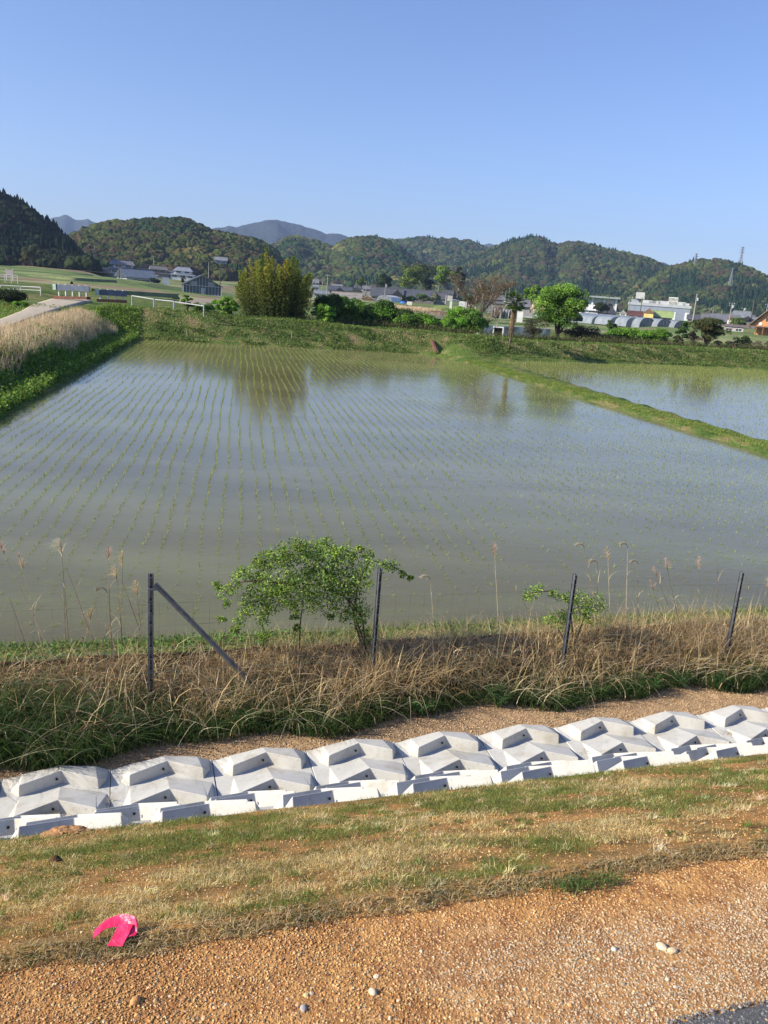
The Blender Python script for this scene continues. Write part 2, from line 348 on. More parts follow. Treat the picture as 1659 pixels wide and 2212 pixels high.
def plain_mat():
    m, n, l = newmat('far_fields'); b = n['Principled BSDF']; b.inputs['Roughness'].default_value = .9; b.inputs['Specular IOR Level'].default_value = .1
    tc = n.new('ShaderNodeTexCoord'); mp = n.new('ShaderNodeMapping'); mp.inputs['Rotation'].default_value = (0, 0, radians(-12)); mp.inputs['Scale'].default_value = (.014, .05, 1); l.new(tc.outputs['Object'], mp.inputs[0])
    v = n.new('ShaderNodeTexVoronoi'); v.distance = 'CHEBYCHEV'; v.inputs['Scale'].default_value = 1; v.inputs['Randomness'].default_value = .6; l.new(mp.outputs[0], v.inputs[0])
    r = n.new('ShaderNodeValToRGB'); r.color_ramp.interpolation = 'CONSTANT'; e = r.color_ramp.elements; e[0].color = (.14, .19, .06, 1); e[1].position = .25; e[1].color = (.19, .24, .09, 1)
    for p_, c_ in ((.42, (.09, .13, .04)), (.55, (.26, .25, .13)), (.68, (.14, .19, .06)), (.80, (.24, .18, .11)), (.9, (.17, .23, .08))): x = e.new(p_); x.color = (*c_, 1)
    sp = n.new('ShaderNodeSeparateColor'); l.new(v.outputs['Color'], sp.inputs[0]); l.new(sp.outputs[0], r.inputs[0])
    t = n.new('ShaderNodeTexNoise'); t.inputs['Scale'].default_value = .25; t.inputs['Detail'].default_value = 8; l.new(tc.outputs['Object'], t.inputs[0])
    mr = n.new('ShaderNodeMapRange'); mr.inputs[1].default_value = .3; mr.inputs[2].default_value = .7; mr.inputs[3].default_value = .65; mr.inputs[4].default_value = 1.25; l.new(t.outputs[0], mr.inputs[0])
    mx = n.new('ShaderNodeMix'); mx.data_type = 'RGBA'; mx.blend_type = 'MULTIPLY'; mx.inputs[0].default_value = 1; l.new(r.outputs[0], mx.inputs[6]); l.new(mr.outputs[0], mx.inputs[7]); l.new(mx.outputs[2], b.inputs['Base Color'])
    bp = n.new('ShaderNodeBump'); bp.inputs['Distance'].default_value = .3; l.new(t.outputs[0], bp.inputs['Height']); l.new(bp.outputs[0], b.inputs['Normal'])
    return m
M['plain'] = plain_mat()

# ------------------------------------------------------------------ SETTING: near road cross-section
def strip_mesh(name, s0, s1, ds, prof, m, noise=0., label=None, seed=1, nsub=.08):
    ns = []; zs = []
    for (a, za), (b, zb) in zip(prof[:-1], prof[1:]):
        k = max(1, int((b-a)/nsub)); ns += list(np.linspace(a, b, k, endpoint=False)); zs += list(np.linspace(za, zb, k, endpoint=False))
    ns.append(prof[-1][0]); zs.append(prof[-1][1]); S, NN = np.meshgrid(np.arange(s0, s1+ds, ds), np.array(ns)); Z = np.array(zs)[:, None]+0*S
    if noise: Z = Z+(fbm(S*3, NN*3, seed)-.5)*noise+(fbm(S*14, NN*14, seed+9)-.5)*noise*.5
    p = ST(S, NN, Z); mb = MB(); v, f = gridmesh(p[..., 0], p[..., 1], p[..., 2]); mb.add(v, f); o = mb.build(name, m, smooth=True); tag(o, label, None, None, 'structure'); return o
M['gravelsoil'] = mat('orange_gravel_soil', (.50, .27, .10), .95, (.30, .14, .055), 14, 1, 60, c3=(.56, .36, .18), bdist=.012, spec=.15)
M['turfsoil'] = mat('orange_soil_under_turf', (.42, .22, .075), .95, (.20, .13, .05), 6, .8, 60, c3=(.50, .28, .11), bdist=.01, spec=.1)
M['sand'] = mat('tan_gravel_sand', (.50, .34, .19), .95, (.32, .21, .12), 11, .9, 70, c3=(.58, .42, .26), bdist=.012, spec=.15)
M['shadesoil'] = mat('weed_shade_soil', (.10, .085, .045), .95, (.04, .045, .02), 5, .8, 30)  # darkened to put the shade under the weeds into the soil colour
strip_mesh('gravel_shoulder', -14, 22, .12, [(-30, 2.1), (1.0, 2.1), (2.16, 2.1)], 'gravelsoil', .004, 'orange gravel shoulder beside the road', 3, .1)
strip_mesh('asphalt_road', 1.43, 22, .1, [(-9, 2.112), (1.30, 2.112), (1.508, 2.112)], 'asphalt', .003, 'grey asphalt corner of the road', 5, .1)
GR0, GRZ0, GR1, GRZ1 = 2.1, 2.10, 4.93, .53
def gslope(n): return np.interp(n, [1.9, 2.1, 2.16, GR1, 5.1], [2.09, 2.10, 2.125, GRZ1, .42])
strip_mesh('grass_slope', -14, 22, .1, [(2.09, 2.09), (2.14, 2.128), (GR1-.03, GRZ1+.02), (GR1+.02, .45), (5.1, .30)], 'turfsoil', .014, 'turfed embankment slope', 8, .07)
strip_mesh('ditch_ground', -14, 22, .12, [(4.9, .38), (5.0, .33), (6.25, -.47), (6.97, -.42), (6.985, -.30), (7.3, -.27), (7.9, -.2), (8.36, -.16)], 'sand', .008, 'tan gravelly strip between blocks and weeds', 11, .05)
strip_mesh('paddy_bund_edge', -14, 22, .12, [(8.40, -.3), (8.45, .05), (8.6, .09), (8.93, .08), (9.04, .01), (9.25, -.12), (9.5, -.12)], 'ground', .03, 'grassy near bund of the paddy', 12, .05)
# ---- main terrain
gx = np.concatenate([np.arange(-80, -30, 1.2), np.arange(-30, 40, .42), np.arange(40, 90, 1.2)]); gy = np.concatenate([np.arange(4, 55, .5), np.arange(55, 90, .4), np.arange(90, 132, 1.2)])
GX, GY = np.meshgrid(gx, gy); GZ = ground(GX, GY); nn2 = GX*N[0]+GY*N[1]; GZ = np.where(nn2 < 9.35, np.minimum(GZ, -.14), GZ)
kp = (nn2 > 9.1); kp = kp[:-1, :-1] & kp[1:, 1:]
mb = MB(); mb.add(*gridmesh(GX, GY, GZ, kp)); tag(mb.build('terrain', 'ground', smooth=True), 'paddy banks, levee and stream bed', None, None, 'structure')
# ---- far plain: polar grid out to the hills
aa = np.radians(np.arange(-62, 62, .5)); rr = np.concatenate([np.arange(90, 260, 4.), np.geomspace(260, 4550, 50)]); A_, R_ = np.meshgrid(aa, rr)
PX, PY = R_*np.sin(A_), R_*np.cos(A_); PZ = zplain(PX, PY); PZ = np.where(R_ > 1500, np.minimum(PZ, 6.), PZ)
PZ = np.where((R_ < 135), PZ-.35*sstep(130, 105, R_), PZ); q_ = (PY-np.interp(PX, XF, YF))*.93
PZ = np.where(q_ < 22, PZ-3, PZ)
mb = MB(); mb.add(*gridmesh(PX, PY, PZ)); tag(mb.build('far_field', 'plain', smooth=True), 'flat farmland plain reaching to the hills', None, None, 'structure')

# ---- water
def water_mat(name, c1, c2, rough=.10, scum=(.19, .20, .10)):
    m, n, l = newmat(name); b = n['Principled BSDF']; b.inputs['Roughness'].default_value = rough; b.inputs['IOR'].default_value = 1.33; b.inputs['Specular IOR Level'].default_value = .42
    tc = n.new('ShaderNodeTexCoord'); mp = n.new('ShaderNodeMapping'); mp.inputs['Rotation'].default_value = (0, 0, -TA); mp.inputs['Scale'].default_value = (.35, 1.1, 1); l.new(tc.outputs['Object'], mp.inputs[0])
    t = n.new('ShaderNodeTexNoise'); t.inputs['Scale'].default_value = .35; t.inputs['Detail'].default_value = 9; t.inputs['Roughness'].default_value = .6; l.new(mp.outputs[0], t.inputs[0])
    r = n.new('ShaderNodeValToRGB'); e = r.color_ramp.elements; e[0].position = .36; e[0].color = (*c2, 1); e[1].position = .6; e[1].color = (*c1, 1); l.new(t.outputs[0], r.inputs[0])
    # algae scum gathered along the near shore (a real patch: stays where it is)
    sx = n.new('ShaderNodeSeparateXYZ'); mq = n.new('ShaderNodeMapping'); mq.inputs['Rotation'].default_value = (0, 0, -TA); l.new(tc.outputs['Object'], mq.inputs[0]); l.new(mq.outputs[0], sx.inputs[0])
    mr = n.new('ShaderNodeMapRange'); mr.inputs[1].default_value = 18.; mr.inputs[2].default_value = 9.3; mr.inputs[3].default_value = -.08; mr.inputs[4].default_value = .16; l.new(sx.outputs[1], mr.inputs[0])
    m2 = n.new('ShaderNodeMapping'); m2.inputs['Rotation'].default_value = (0, 0, -TA); m2.inputs['Scale'].default_value = (3.2, 7, 1); l.new(tc.outputs['Object'], m2.inputs[0])
    t2 = n.new('ShaderNodeTexNoise'); t2.inputs['Scale'].default_value = 1.1; t2.inputs['Detail'].default_value = 8; t2.inputs['Roughness'].default_value = .65; l.new(m2.outputs[0], t2.inputs[0])
    ad = n.new('ShaderNodeMath'); ad.operation = 'ADD'; l.new(t2.outputs[0], ad.inputs[0]); l.new(mr.outputs[0], ad.inputs[1])
    m3 = n.new('ShaderNodeMapRange'); m3.inputs[1].default_value = .52; m3.inputs[2].default_value = .85; l.new(ad.outputs[0], m3.inputs[0])
    mx = n.new('ShaderNodeMix'); mx.data_type = 'RGBA'; l.new(m3.outputs[0], mx.inputs[0]); l.new(r.outputs[0], mx.inputs[6]); mx.inputs[7].default_value = (*scum, 1); sh = n.new('ShaderNodeMapRange'); sh.inputs[1].default_value = 15.; sh.inputs[2].default_value = 9.; sh.inputs[4].default_value = .75; l.new(sx.outputs[1], sh.inputs[0])
    t5 = n.new('ShaderNodeTexNoise'); t5.inputs['Scale'].default_value = .6; t5.inputs['Detail'].default_value = 7; l.new(mp.outputs[0], t5.inputs[0]); ml = n.new('ShaderNodeMath'); ml.operation = 'MULTIPLY'; m5 = n.new('ShaderNodeMapRange'); m5.inputs[1].default_value = .3; m5.inputs[2].default_value = .6; l.new(t5.outputs[0], m5.inputs[0]); l.new(m5.outputs[0], ml.inputs[0]); l.new(sh.outputs[0], ml.inputs[1])
    my = n.new('ShaderNodeMix'); my.data_type = 'RGBA'; l.new(ml.outputs[0], my.inputs[0]); l.new(mx.outputs[2], my.inputs[6]); my.inputs[7].default_value = (.105, .088, .045, 1); l.new(my.outputs[2], b.inputs['Base Color'])
    rr_ = n.new('ShaderNodeMath'); rr_.operation = 'MULTIPLY_ADD'; rr_.inputs[1].default_value = .35; rr_.inputs[2].default_value = rough; l.new(m3.outputs[0], rr_.inputs[0]); l.new(rr_.outputs[0], b.inputs['Roughness'])
    t4 = n.new('ShaderNodeTexNoise'); t4.inputs['Scale'].default_value = 3.; t4.inputs['Detail'].default_value = 4; l.new(m2.outputs[0], t4.inputs[0])
    bp = n.new('ShaderNodeBump'); bp.inputs['Strength'].default_value = .07; bp.inputs['Distance'].default_value = .01; l.new(t4.outputs[0], bp.inputs['Height']); l.new(bp.outputs[0], b.inputs['Normal'])
    return m
M['water'] = water_mat('muddy_paddy_water', (.180, .174, .086), (.130, .120, .056), scum=(.15, .165, .065))
M['stream'] = water_mat('stream_water', (.12, .13, .12), (.08, .09, .085))
def flat(name, poly, z, m, label):
    mb = MB(); k = len(poly); mb.add([[p[0], p[1], z] for p in poly], [list(range(k))]); return tag(mb.build(name, m), label, None, None, 'structure')
flat('paddy_water', [ST(-16, 8.98)[:2], ST(20, 8.98)[:2], [13.3, 26.5], [6.2, 56.5], [3.4, 63.5], [-18.2, 56.6], [-12.2, 22.]], 0., 'water', 'flooded main paddy of muddy water')
flat('paddy_water', [[6.2, 61.8], [13.0, 27.0], [18., 14.5], [66., 29.], [62., 83.5], [26., 74.6]], -.004, 'water', 'flooded paddy right of the dividing bund')
flat('stream_water', [[-40, 60], [90, 95], [90, 120], [-40, 80]], -.75, 'stream', 'stream behind the levee')
flat('pond_water', [D(880, 676, 215)[:2], D(965, 676, 215)[:2], D(990, 690, 150)[:2], D(880, 688, 150)[:2]], .62, 'stream', 'pale flooded field behind the bushes')

# ---- dirt road on the left
def road_poly():
    L = np.stack([RL, RH], 1); t = np.linspace(0, len(L)-1, 60); i = np.minimum(t.astype(int), len(L)-2); fr = (t-i)[:, None, None]; G = L[i]*(1-fr)+L[i+1]*fr
    for _ in range(4): G[1:-1] = (G[:-2]+2*G[1:-1]+G[2:])/4
    u = np.concatenate([[-.06], np.linspace(0, 1, 9), [1.06]])[None, :, None]; Q = G[:, :1]*(1-u)+G[:, 1:]*u; Z = rz(Q[..., 1])+.02*np.sin(u[..., 0]*pi)+(fbm(Q[..., 0], Q[..., 1], 5)-.5)*.03; Z[:, [0, -1]] -= .35
    mb = MB(); mb.add(*gridmesh(Q[..., 0], Q[..., 1], Z)); return mb.build('dirt_road', 'dirtroad', smooth=True)
tag(road_poly(), 'pale dirt road climbing to the bridge', None, None, 'structure')

# ------------------------------------------------------------------ hills
FT = []       # forest templates
def mk_broad(sub, seed):
    v, f = ICO[sub]; r = np.random.default_rng(seed); lob = r.normal(size=(9, 3)); lob /= np.linalg.norm(lob, axis=1)[:, None]; lob[:, 2] = np.abs(lob[:, 2])*.8
    d = np.max(v@lob.T, 1); rad = .62+.42*np.clip((d-.45)/.55, 0, 1)+r.uniform(-.13, .13, len(v)); w_ = v*rad[:, None]; w_[:, 2] = w_[:, 2]*.85+.45
    return w_, f
def mk_con(seed):
    r = np.random.default_rng(seed); rings = [(0, .55), (.12, 1.), (.3, .62), (.33, .8), (.55, .42), (.58, .55), (.78, .2), (.8, .28)]; k = 8; v = []
    for z, rd in rings:
        for j in range(k): a = (j+.5*r.uniform(-1, 1))*2*pi/k; q = rd*r.uniform(.7, 1.15)*.5; v.append([q*cos(a), q*sin(a), z])
    v.append([0, 0, 1.]); v = np.array(v); f = []
    for i in range(len(rings)-1):
        for j in range(k): a, b = i*k+j, i*k+(j+1) % k; f += [(a, b, b+k), (a, b+k, a+k)]
    o = (len(rings)-1)*k
    for j in range(k): f.append((o+j, o+(j+1) % k, len(v)-1))
    return v, np.array(f)
BRO1 = [mk_broad(1, s) for s in range(5)]; BRO2 = [mk_broad(2, s+20) for s in range(6)]; CON = [mk_con(s) for s in range(5)]
CDARK = (.014, .030, .014); CGRN = (.022, .042, .016); COLV = (.042, .054, .018); CYEL = (.12, .11, .04); CBRN = (.050, .042, .024); CLITE = (.055, .075, .022)
def hill(name, pts, R, depth, basepx, label, flabel, nt, size, mix, seed, big=False, amp=.10, groundcol='hillsoil'):
    """pts: skyline in photo px at distance R. One terrain mesh and one forest mesh."""
    pw = np.array([D(x, y, R) for x, y in pts]); az = np.arctan2(pw[:, 0], pw[:, 1]); zr = pw[:, 2]-size*(.85 if big else .6)
    a = np.linspace(az[0], az[-1], 110); t = np.linspace(0, 1.75, 60)
    def zfun(A, t):
        ridge = np.interp(A, az, zr); ridge = ridge
        k = (fbm(A*R/55., t*3, seed)-.5); sp = np.abs(vnoise(A*R/38.+t*1.2, t*.8, seed+5)-.5)*2
        tt = np.clip(t+k*.22*np.sin(pi*np.clip(t, 0, 1)), 0, 2); prof = np.where(tt < 1, sstep(-.25, 1.03, tt)*1.0-.0, 1-.9*sstep(1., 1.8, tt))
        prof = prof-sp*amp*np.sin(pi*np.clip(t, 0, 1))*1.6
        return basez(A)+(ridge-basez(A))*np.clip(prof-.12*(1-np.clip(t, 0, 1)), -.2, 1.)
    b = [D(x, y, R-depth) for x, y in basepx]; baz = np.array([atan2(q[0], q[1]) for q in b]); bz = np.array([q[2] for q in b])
    def basez(A): return np.interp(A, baz, bz)-1.
    Ag, Tg = np.meshgrid(a, t); Rg = R-depth+depth*Tg; Z = zfun(Ag, Tg); mb = MB(); mb.add(*gridmesh(Rg*np.sin(Ag), Rg*np.cos(Ag), Z))
    o = mb.build(name, groundcol, smooth=True); tag(o, label, None, None, 'structure')
    nt = int(nt*1.9); size *= .78; m = MB(); A = rng.uniform(az[0], az[-1], nt); tr = rng.uniform(0, 1.12, nt); Rr = R-depth+depth*tr; z = zfun(A, tr); x, y = Rr*np.sin(A), Rr*np.cos(A)
    keep = (z-basez(A) > -1.5); A, tr, z, x, y = A[keep], tr[keep], z[keep], x[keep], y[keep]; n = len(x)
    pn = fbm(x/45., y/45., seed+3)+rng.uniform(-.10, .10, n)+(z-basez(A))/(np.max(zr)-np.min(bz))*mix[1]
    con = pn < mix[0]; cm = fbm(x/40., y/40., seed+8)+rng.uniform(-.15, .15, n)
    col = np.where((cm > .80)[:, None], CYEL, np.where((cm > .65)[:, None], CLITE, np.where((cm > .47)[:, None], COLV, np.where((cm > .38)[:, None], CBRN, CGRN))))
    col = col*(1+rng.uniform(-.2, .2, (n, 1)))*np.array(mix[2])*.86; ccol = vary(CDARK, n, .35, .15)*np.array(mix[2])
    sz = size*rng.uniform(.6, 1.05, n)*rng.choice([.9, 1, 1, 1.35], n); T2 = BRO2 if big else BRO1; vi = rng.integers(0, 5, n)
    for k in range(5):
        i = np.where((vi == k) & ~con)[0]
        if len(i): scatter(m, *T2[k], np.stack([x[i], y[i], z[i]-size*.1], -1), np.stack([sz[i]*.58, sz[i]*.58, sz[i]*.7], -1), col[i])
        i = np.where((vi == k) & con)[0]
        if len(i): scatter(m, *CON[k], np.stack([x[i], y[i], z[i]-size*.1], -1), np.stack([sz[i]*.62, sz[i]*.62, sz[i]*1.12], -1), ccol[i])
    if n: m.v[0] = m.v[0]
    tag(m.build('forest', 'forest'), flabel, 'forest', None, 'stuff')
    return zfun, az, R
M['hillsoil'] = mat('hill_undergrowth', (.035, .05, .02), .95, (.015, .022, .01), .08, .5, .5)
M['farmount'] = mat('far_mountain_forest', (.026, .034, .034), .95, (.018, .024, .024), .012, 1., .05, bdist=12.)
B0 = [(-400, 560), (0, 572), (120, 580), (190, 585), (320, 592), (620, 612), (760, 622), (960, 640), (1250, 662), (1500, 682), (1700, 698), (2400, 740)]
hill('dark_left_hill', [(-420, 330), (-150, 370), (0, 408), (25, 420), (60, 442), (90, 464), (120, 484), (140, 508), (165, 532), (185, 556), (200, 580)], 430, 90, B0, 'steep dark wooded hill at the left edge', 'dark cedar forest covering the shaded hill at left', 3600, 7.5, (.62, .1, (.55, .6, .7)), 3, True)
hill('wooded_hill', [(120, 530), (150, 505), (175, 492), (190, 487), (215, 478), (260, 470), (330, 466), (380, 465), (410, 470), (440, 485), (480, 496), (530, 505), (560, 514), (590, 533), (605, 560), (640, 600)], 640, 150, B0, 'wooded hill behind the bamboo', 'mixed olive and yellow green forest on the hill behind the houses', 4200, 9.0, (.40, .22, (1.25, 1.15, 1.)), 11, True)
hill('middle_hill', [(560, 560), (590, 532), (620, 513), (640, 511), (680, 520), (712, 532), (725, 531), (740, 520), (780, 510), (820, 513), (860, 532), (900, 562), (930, 590), (960, 612)], 1050, 260, B0, 'rounded green hill in the middle distance', 'green forest with pale yellow patches on the middle hill', 5200, 10, (.36, .10, (1.3, 1.35, 1.25)), 23)
hill('valley_hill', [(790, 540), (835, 517), (870, 517), (910, 511), (960, 514), (1010, 518), (1035, 526), (1060, 536), (1100, 545)], 1600, 330, B0, 'bluish green hill closing the valley', 'dense green forest on the valley hill', 3800, 11, (.38, .1, (1.2, 1.25, 1.25)), 31)
hill('right_hill', [(860, 625), (940, 592), (1000, 562), (1050, 541), (1080, 527), (1110, 516), (1150, 510), (1180, 516), (1205, 530), (1230, 522), (1260, 523), (1290, 531), (1330, 541), (1370, 549), (1400, 557), (1425, 569), (1460, 584), (1520, 620)], 1350, 420, B0, 'long twin peaked wooded hill at the right', 'dark conifer and brown green broadleaf forest on the long right hill', 9000, 10, (.47, .08, (1.2, 1.2, 1.1)), 43)
hill('low_right_hill', [(1360, 640), (1410, 596), (1450, 576), (1475, 571), (1500, 561), (1540, 559), (1580, 566), (1620, 577), (1659, 596), (1720, 610), (1850, 600), (2100, 620)], 1150, 330, B0, 'low wooded hill at the right edge carrying a pylon', 'patchy olive forest on the low right hill', 5200, 10, (.44, .08, (1.25, 1.2, 1.05)), 57)
def mountain(pts, R, label, seed, base_y):
    pw = np.array([D(x, y, R) for x, y in pts]); az = np.arctan2(pw[:, 0], pw[:, 1]); a = np.linspace(az[0], az[-1], 260); t = np.linspace(0, 1.6, 50)
    A, Tg = np.meshgrid(a, t); ridge = np.interp(A, az, pw[:, 2])+(fbm(A*R/60., A*0, seed)-.5)*R*.006
    prof = np.where(Tg < 1, sstep(-.3, 1.05, Tg), 1-.6*(Tg-1)); rg = np.abs(fbm(A*R/220.+Tg*1.0, Tg*1.5, seed+4)-.5)*2
    Z = ridge*(prof-rg*.35*np.sin(pi*np.clip(Tg, 0, 1)))-60*(Tg < .05); Rg = R*(.72+.28*Tg); mb = MB(); mb.add(*gridmesh(Rg*np.sin(A), Rg*np.cos(A), Z))
    tag(mb.build('far_mountain', 'farmount', smooth=True), label, None, None, 'structure')
mountain([(60, 500), (100, 478), (120, 469), (140, 465), (165, 472), (190, 472), (215, 484), (260, 520)], 4200, 'hazy blue mountain in the gap at left', 2, 560)
mountain([(400, 520), (440, 500), (470, 491), (510, 488), (545, 480), (570, 473), (600, 472), (620, 480), (660, 489), (690, 495), (705, 502), (730, 500), (760, 512), (830, 540), (900, 560)], 3300, 'hazy violet brown mountain behind the bamboo', 4, 560)
mountain([(1000, 560), (1035, 532), (1055, 527), (1080, 529), (1110, 545)], 4400, 'tiny far blue peak above the valley', 6, 600)
mountain([(1380, 600), (1410, 573), (1432, 568), (1460, 575), (1500, 600)], 4400, 'tiny far blue peak between the right hills', 8, 600)

# ================================================================== NEAR OBJECTS
ORD = ['first', 'second', 'third', 'fourth', 'fifth', 'sixth', 'seventh', 'eighth', 'ninth', 'tenth', 'eleventh', 'twelfth', 'thirteenth', 'fourteenth', 'fifteenth', 'sixteenth']
# ---- concrete blocks: slab with two zigzag ramps; u across (0-.893), v away (0 = far edge), h above the slab
UW = .893; S0 = -1.043
def block_bm(rows, length, first_edge=True):
    vs = []; fs = []
    def add(v, f): o = len(vs); vs.extend(v); fs.extend([tuple(i+o for i in q) for q in f])
    g = .0022
    add([(g, -length, -.09), (UW-g, -length, -.09), (UW-g, 0, -.09), (g, 0, -.09), (g, -length, 0), (UW-g, -length, 0), (UW-g, 0, 0), (g, 0, 0)], [(0, 3, 2, 1), (4, 5, 6, 7), (0, 1, 5, 4), (1, 2, 6, 5), (2, 3, 7, 6), (3, 0, 4, 7)])
    for r in range(rows):
        v0 = -.405*r; e = (r == 0 and first_edge)
        P0 = (.160, v0-.285, -.004); P1 = (.498, v0-.145, -.004); P2 = (.797, v0-.285, -.004); P3 = (.865, v0-.165, -.004); P4 = (.085, v0-.215, -.004)
        T0 = (.163, v0-.266, .102); T1 = (.488, v0-.122, .112); T2 = (.790, v0-.266, .100)
        if e: B = [(.03, v0-.012, .0), (.17, v0-.010, .035), (.47, v0-.002, .085), (.76, v0-.010, .05), (.875, v0-.012, 0.)]
        else: B = [(.05, v0+.085, -.004), (.17, v0+.09, .002), (.48, v0+.20, .004), (.78, v0+.09, .002), (.87, v0+.06, -.004)]
        V = [P0, P1, P2, P3, P4, T0, T1, T2]+B     # 0..7, 8..12
        F = [(0, 1, 6, 5), (1, 2, 7, 6), (2, 3, 7), (4, 0, 5), (4, 5, 9, 8), (5, 6, 10, 9), (6, 7, 11, 10), (7, 3, 12, 11)]
        if e:
            k = len(V); V += [(q[0], q[1], -.004) for q in B]; F += [(8+i, 9+i, k+i+1, k+i) for i in range(4)]
            F = [tuple(q) for q in F]
        add(V, F)
    bm = bmesh.new(); bv = [bm.verts.new(v) for v in vs]
    for q in fs:
        try: bm.faces.new([bv[i] for i in q])
        except ValueError: pass
    bmesh.ops.recalc_face_normals(bm, faces=bm.faces)
    ed = [e for e in bm.edges if len(e.link_faces) == 2 and e.calc_face_angle(0) > .35]
    bmesh.ops.bevel(bm, geom=ed, offset=.005, segments=2, affect='EDGES', profile=.5)
    me = bpy.data.meshes.new('concrete_block'); bm.to_mesh(me); bm.free(); me.materials.append(M['concrete']); return me
def hole_me():
    bm = bmesh.new(); bmesh.ops.create_cone(bm, cap_ends=True, segments=14, radius1=.0105, radius2=.0105, depth=.008)
    me = bpy.data.meshes.new('drain_hole'); bm.to_mesh(me); bm.free(); me.materials.append(M['hole']); return me
HOLE = hole_me(); BLK2 = block_bm(2, .705); BLKS = block_bm(2, .82, False)
def place_block(me, s, n, z, slope, label, rows, grp):
    o = bpy.data.objects.new('concrete_block', me); COL.objects.link(o)
    o.matrix_world = Matrix.Translation(Vector(ST(s, n, z))) @ Matrix.Rotation(TA, 4, 'Z') @ Matrix.Rotation(slope, 4, 'X') @ Matrix.Rotation(random.uniform(-.003, .003), 4, 'Y')
    tag(o, label, 'concrete block', grp)
    for r in range(rows):
        h = bpy.data.objects.new('drain_hole', HOLE); COL.objects.link(h); h.parent = o
        a = Vector((.498-.160, .14, 0)).normalized(); nrm = Vector((a.y, -a.x, .18)).normalized()
        h.matrix_local = Matrix.Translation((.452, -.405*r-.164, .055)) @ nrm.to_track_quat('Z', 'Y').to_matrix().to_4x4()
AP = math.atan(.055); SL = math.radians(31.5)
for k in range(-2, 13):
    if k < -1: continue
    nm = ORD[k+1]
    place_block(BLK2, S0+UW*k+random.uniform(-.004, .004), 6.98, -.30+random.uniform(-.005, .005), AP, f'pale zigzag concrete block laid flat below the weeds, {nm} from the left', 2, 'flat concrete blocks at the foot of the slope')
def sl_pt(q): return 6.27-q*cos(SL), -.335+q*sin(SL)
S1 = -.842
for k in range(-1, 12):
    nm = ORD[k+1]
    n_, z_ = sl_pt(.02)
    n_, z_ = sl_pt(0); place_block(BLKS, S1+UW*(k+.48)+random.uniform(-.004, .004), n_, z_, -SL, f'white zigzag concrete block tilted on the near slope, {nm} from the left', 2, 'tilted concrete blocks on the near slope')
    n_, z_ = sl_pt(.823); place_block(BLKS, S1+UW*k+random.uniform(-.004, .004), n_, z_, -SL, f'white zigzag block of the top course under the turf edge, {nm} from the left', 2, 'top course of concrete blocks at the turf edge')

mb = MB(); n = 420; cl = rng.integers(0, 9, n); cs = np.array([-.55, -.2, .42, 1.2, 2.3, 3.1, 4.4, 5.0, 6.2])[cl]; cn = np.array([6.34, 6.5, 6.45, 6.4, 6.6, 6.42, 6.5, 6.4, 6.55])[cl]
blades(mb, ST(cs+rng.normal(0, .05, n), cn+rng.normal(0, .03, n), -.31), .035, .004, rng.uniform(1.5, 2.6, n), rng.uniform(0, 6.28, n), (.5, .42, .26), 3)
tag(mb.build('straw_litter', 'straw'), 'bits of dry straw caught on the flat concrete blocks', 'litter', None, 'stuff')
# ---- fence posts (perforated steel channels) and wire
def post(s, top, brace=False, label=''):
    n = 7.75; base = -.22; p = ST(s, n, base); r = empty('fence_post', p, TA, label, 'fence post', 'steel posts of the wire fence')
    H_ = top-base; mb = MB(); w_ = .026
    mb.box((-w_/2, 0, H_/2), (.004, .034, H_)); mb.box((w_/2, 0, H_/2), (.004, .034, H_)); mb.box((0, .019, H_/2), (w_*2.0, .004, H_))
    for i in range(12): mb.box((0, -.004, .14+i*H_/12.4), (w_-.005, .026, .008))
    mb.build('steel_channel', 'galv', r)
    for i in range(5):
        mb = MB(); mb.box((0, -.020, .25+i*(H_-.3)/4), (.015, .006, .03)); mb.build('wire_clip', 'darksteel', r)
    if brace:
        mb = MB(); mb.box((.02, -.012, 1.345), (.09, .03, .022)); mb.build('bracket', 'galv', r)
        mb = MB(); a = np.array([.035, -.02, 1.44-.04]); b = np.array([1.07, -.02, .20]); b2 = b+(b-a)*.12
        d = (b2-a)/np.linalg.norm(b2-a); nrm = np.array([-d[2], 0, d[0]])
        mb.bar(a, b2, .034, .005); mb.bar(a+nrm*.014, b2+nrm*.014, .004, .024)
        mb.bar(a-nrm*.014, b2-nrm*.014, .004, .024); mb.build('diagonal_brace', 'galv', r)
post(.213, 1.273, True, 'grey steel fence post with a long diagonal brace')
post(2.50, 1.267, False, 'grey steel fence post rising out of the arching shrub')
post(4.795, 1.138, False, 'dark steel fence post beside the small bramble bush')
post(7.065, 1.094, False, 'dark steel fence post nearest the right edge of the picture')
mb = MB()
for z in (.25, .5, .74, .97):
    s = np.linspace(-5, 11, 60); mb.tube(ST(s, 7.73, z+.015*np.sin(s*1.4)-.02*(s > 3.5)*(s-3.5)*.3), .0016, 3)
for s in np.arange(-5, 11, .16): mb.tube(ST(np.array([s, s+.01]), 7.735, np.array([-.1, .98-.02*max(0, s-3.5)*.3])), .0010, 3)
tag(mb.build('wire_mesh', 'wire'), 'thin rusty green wire mesh strung between the steel posts', 'wire fence')

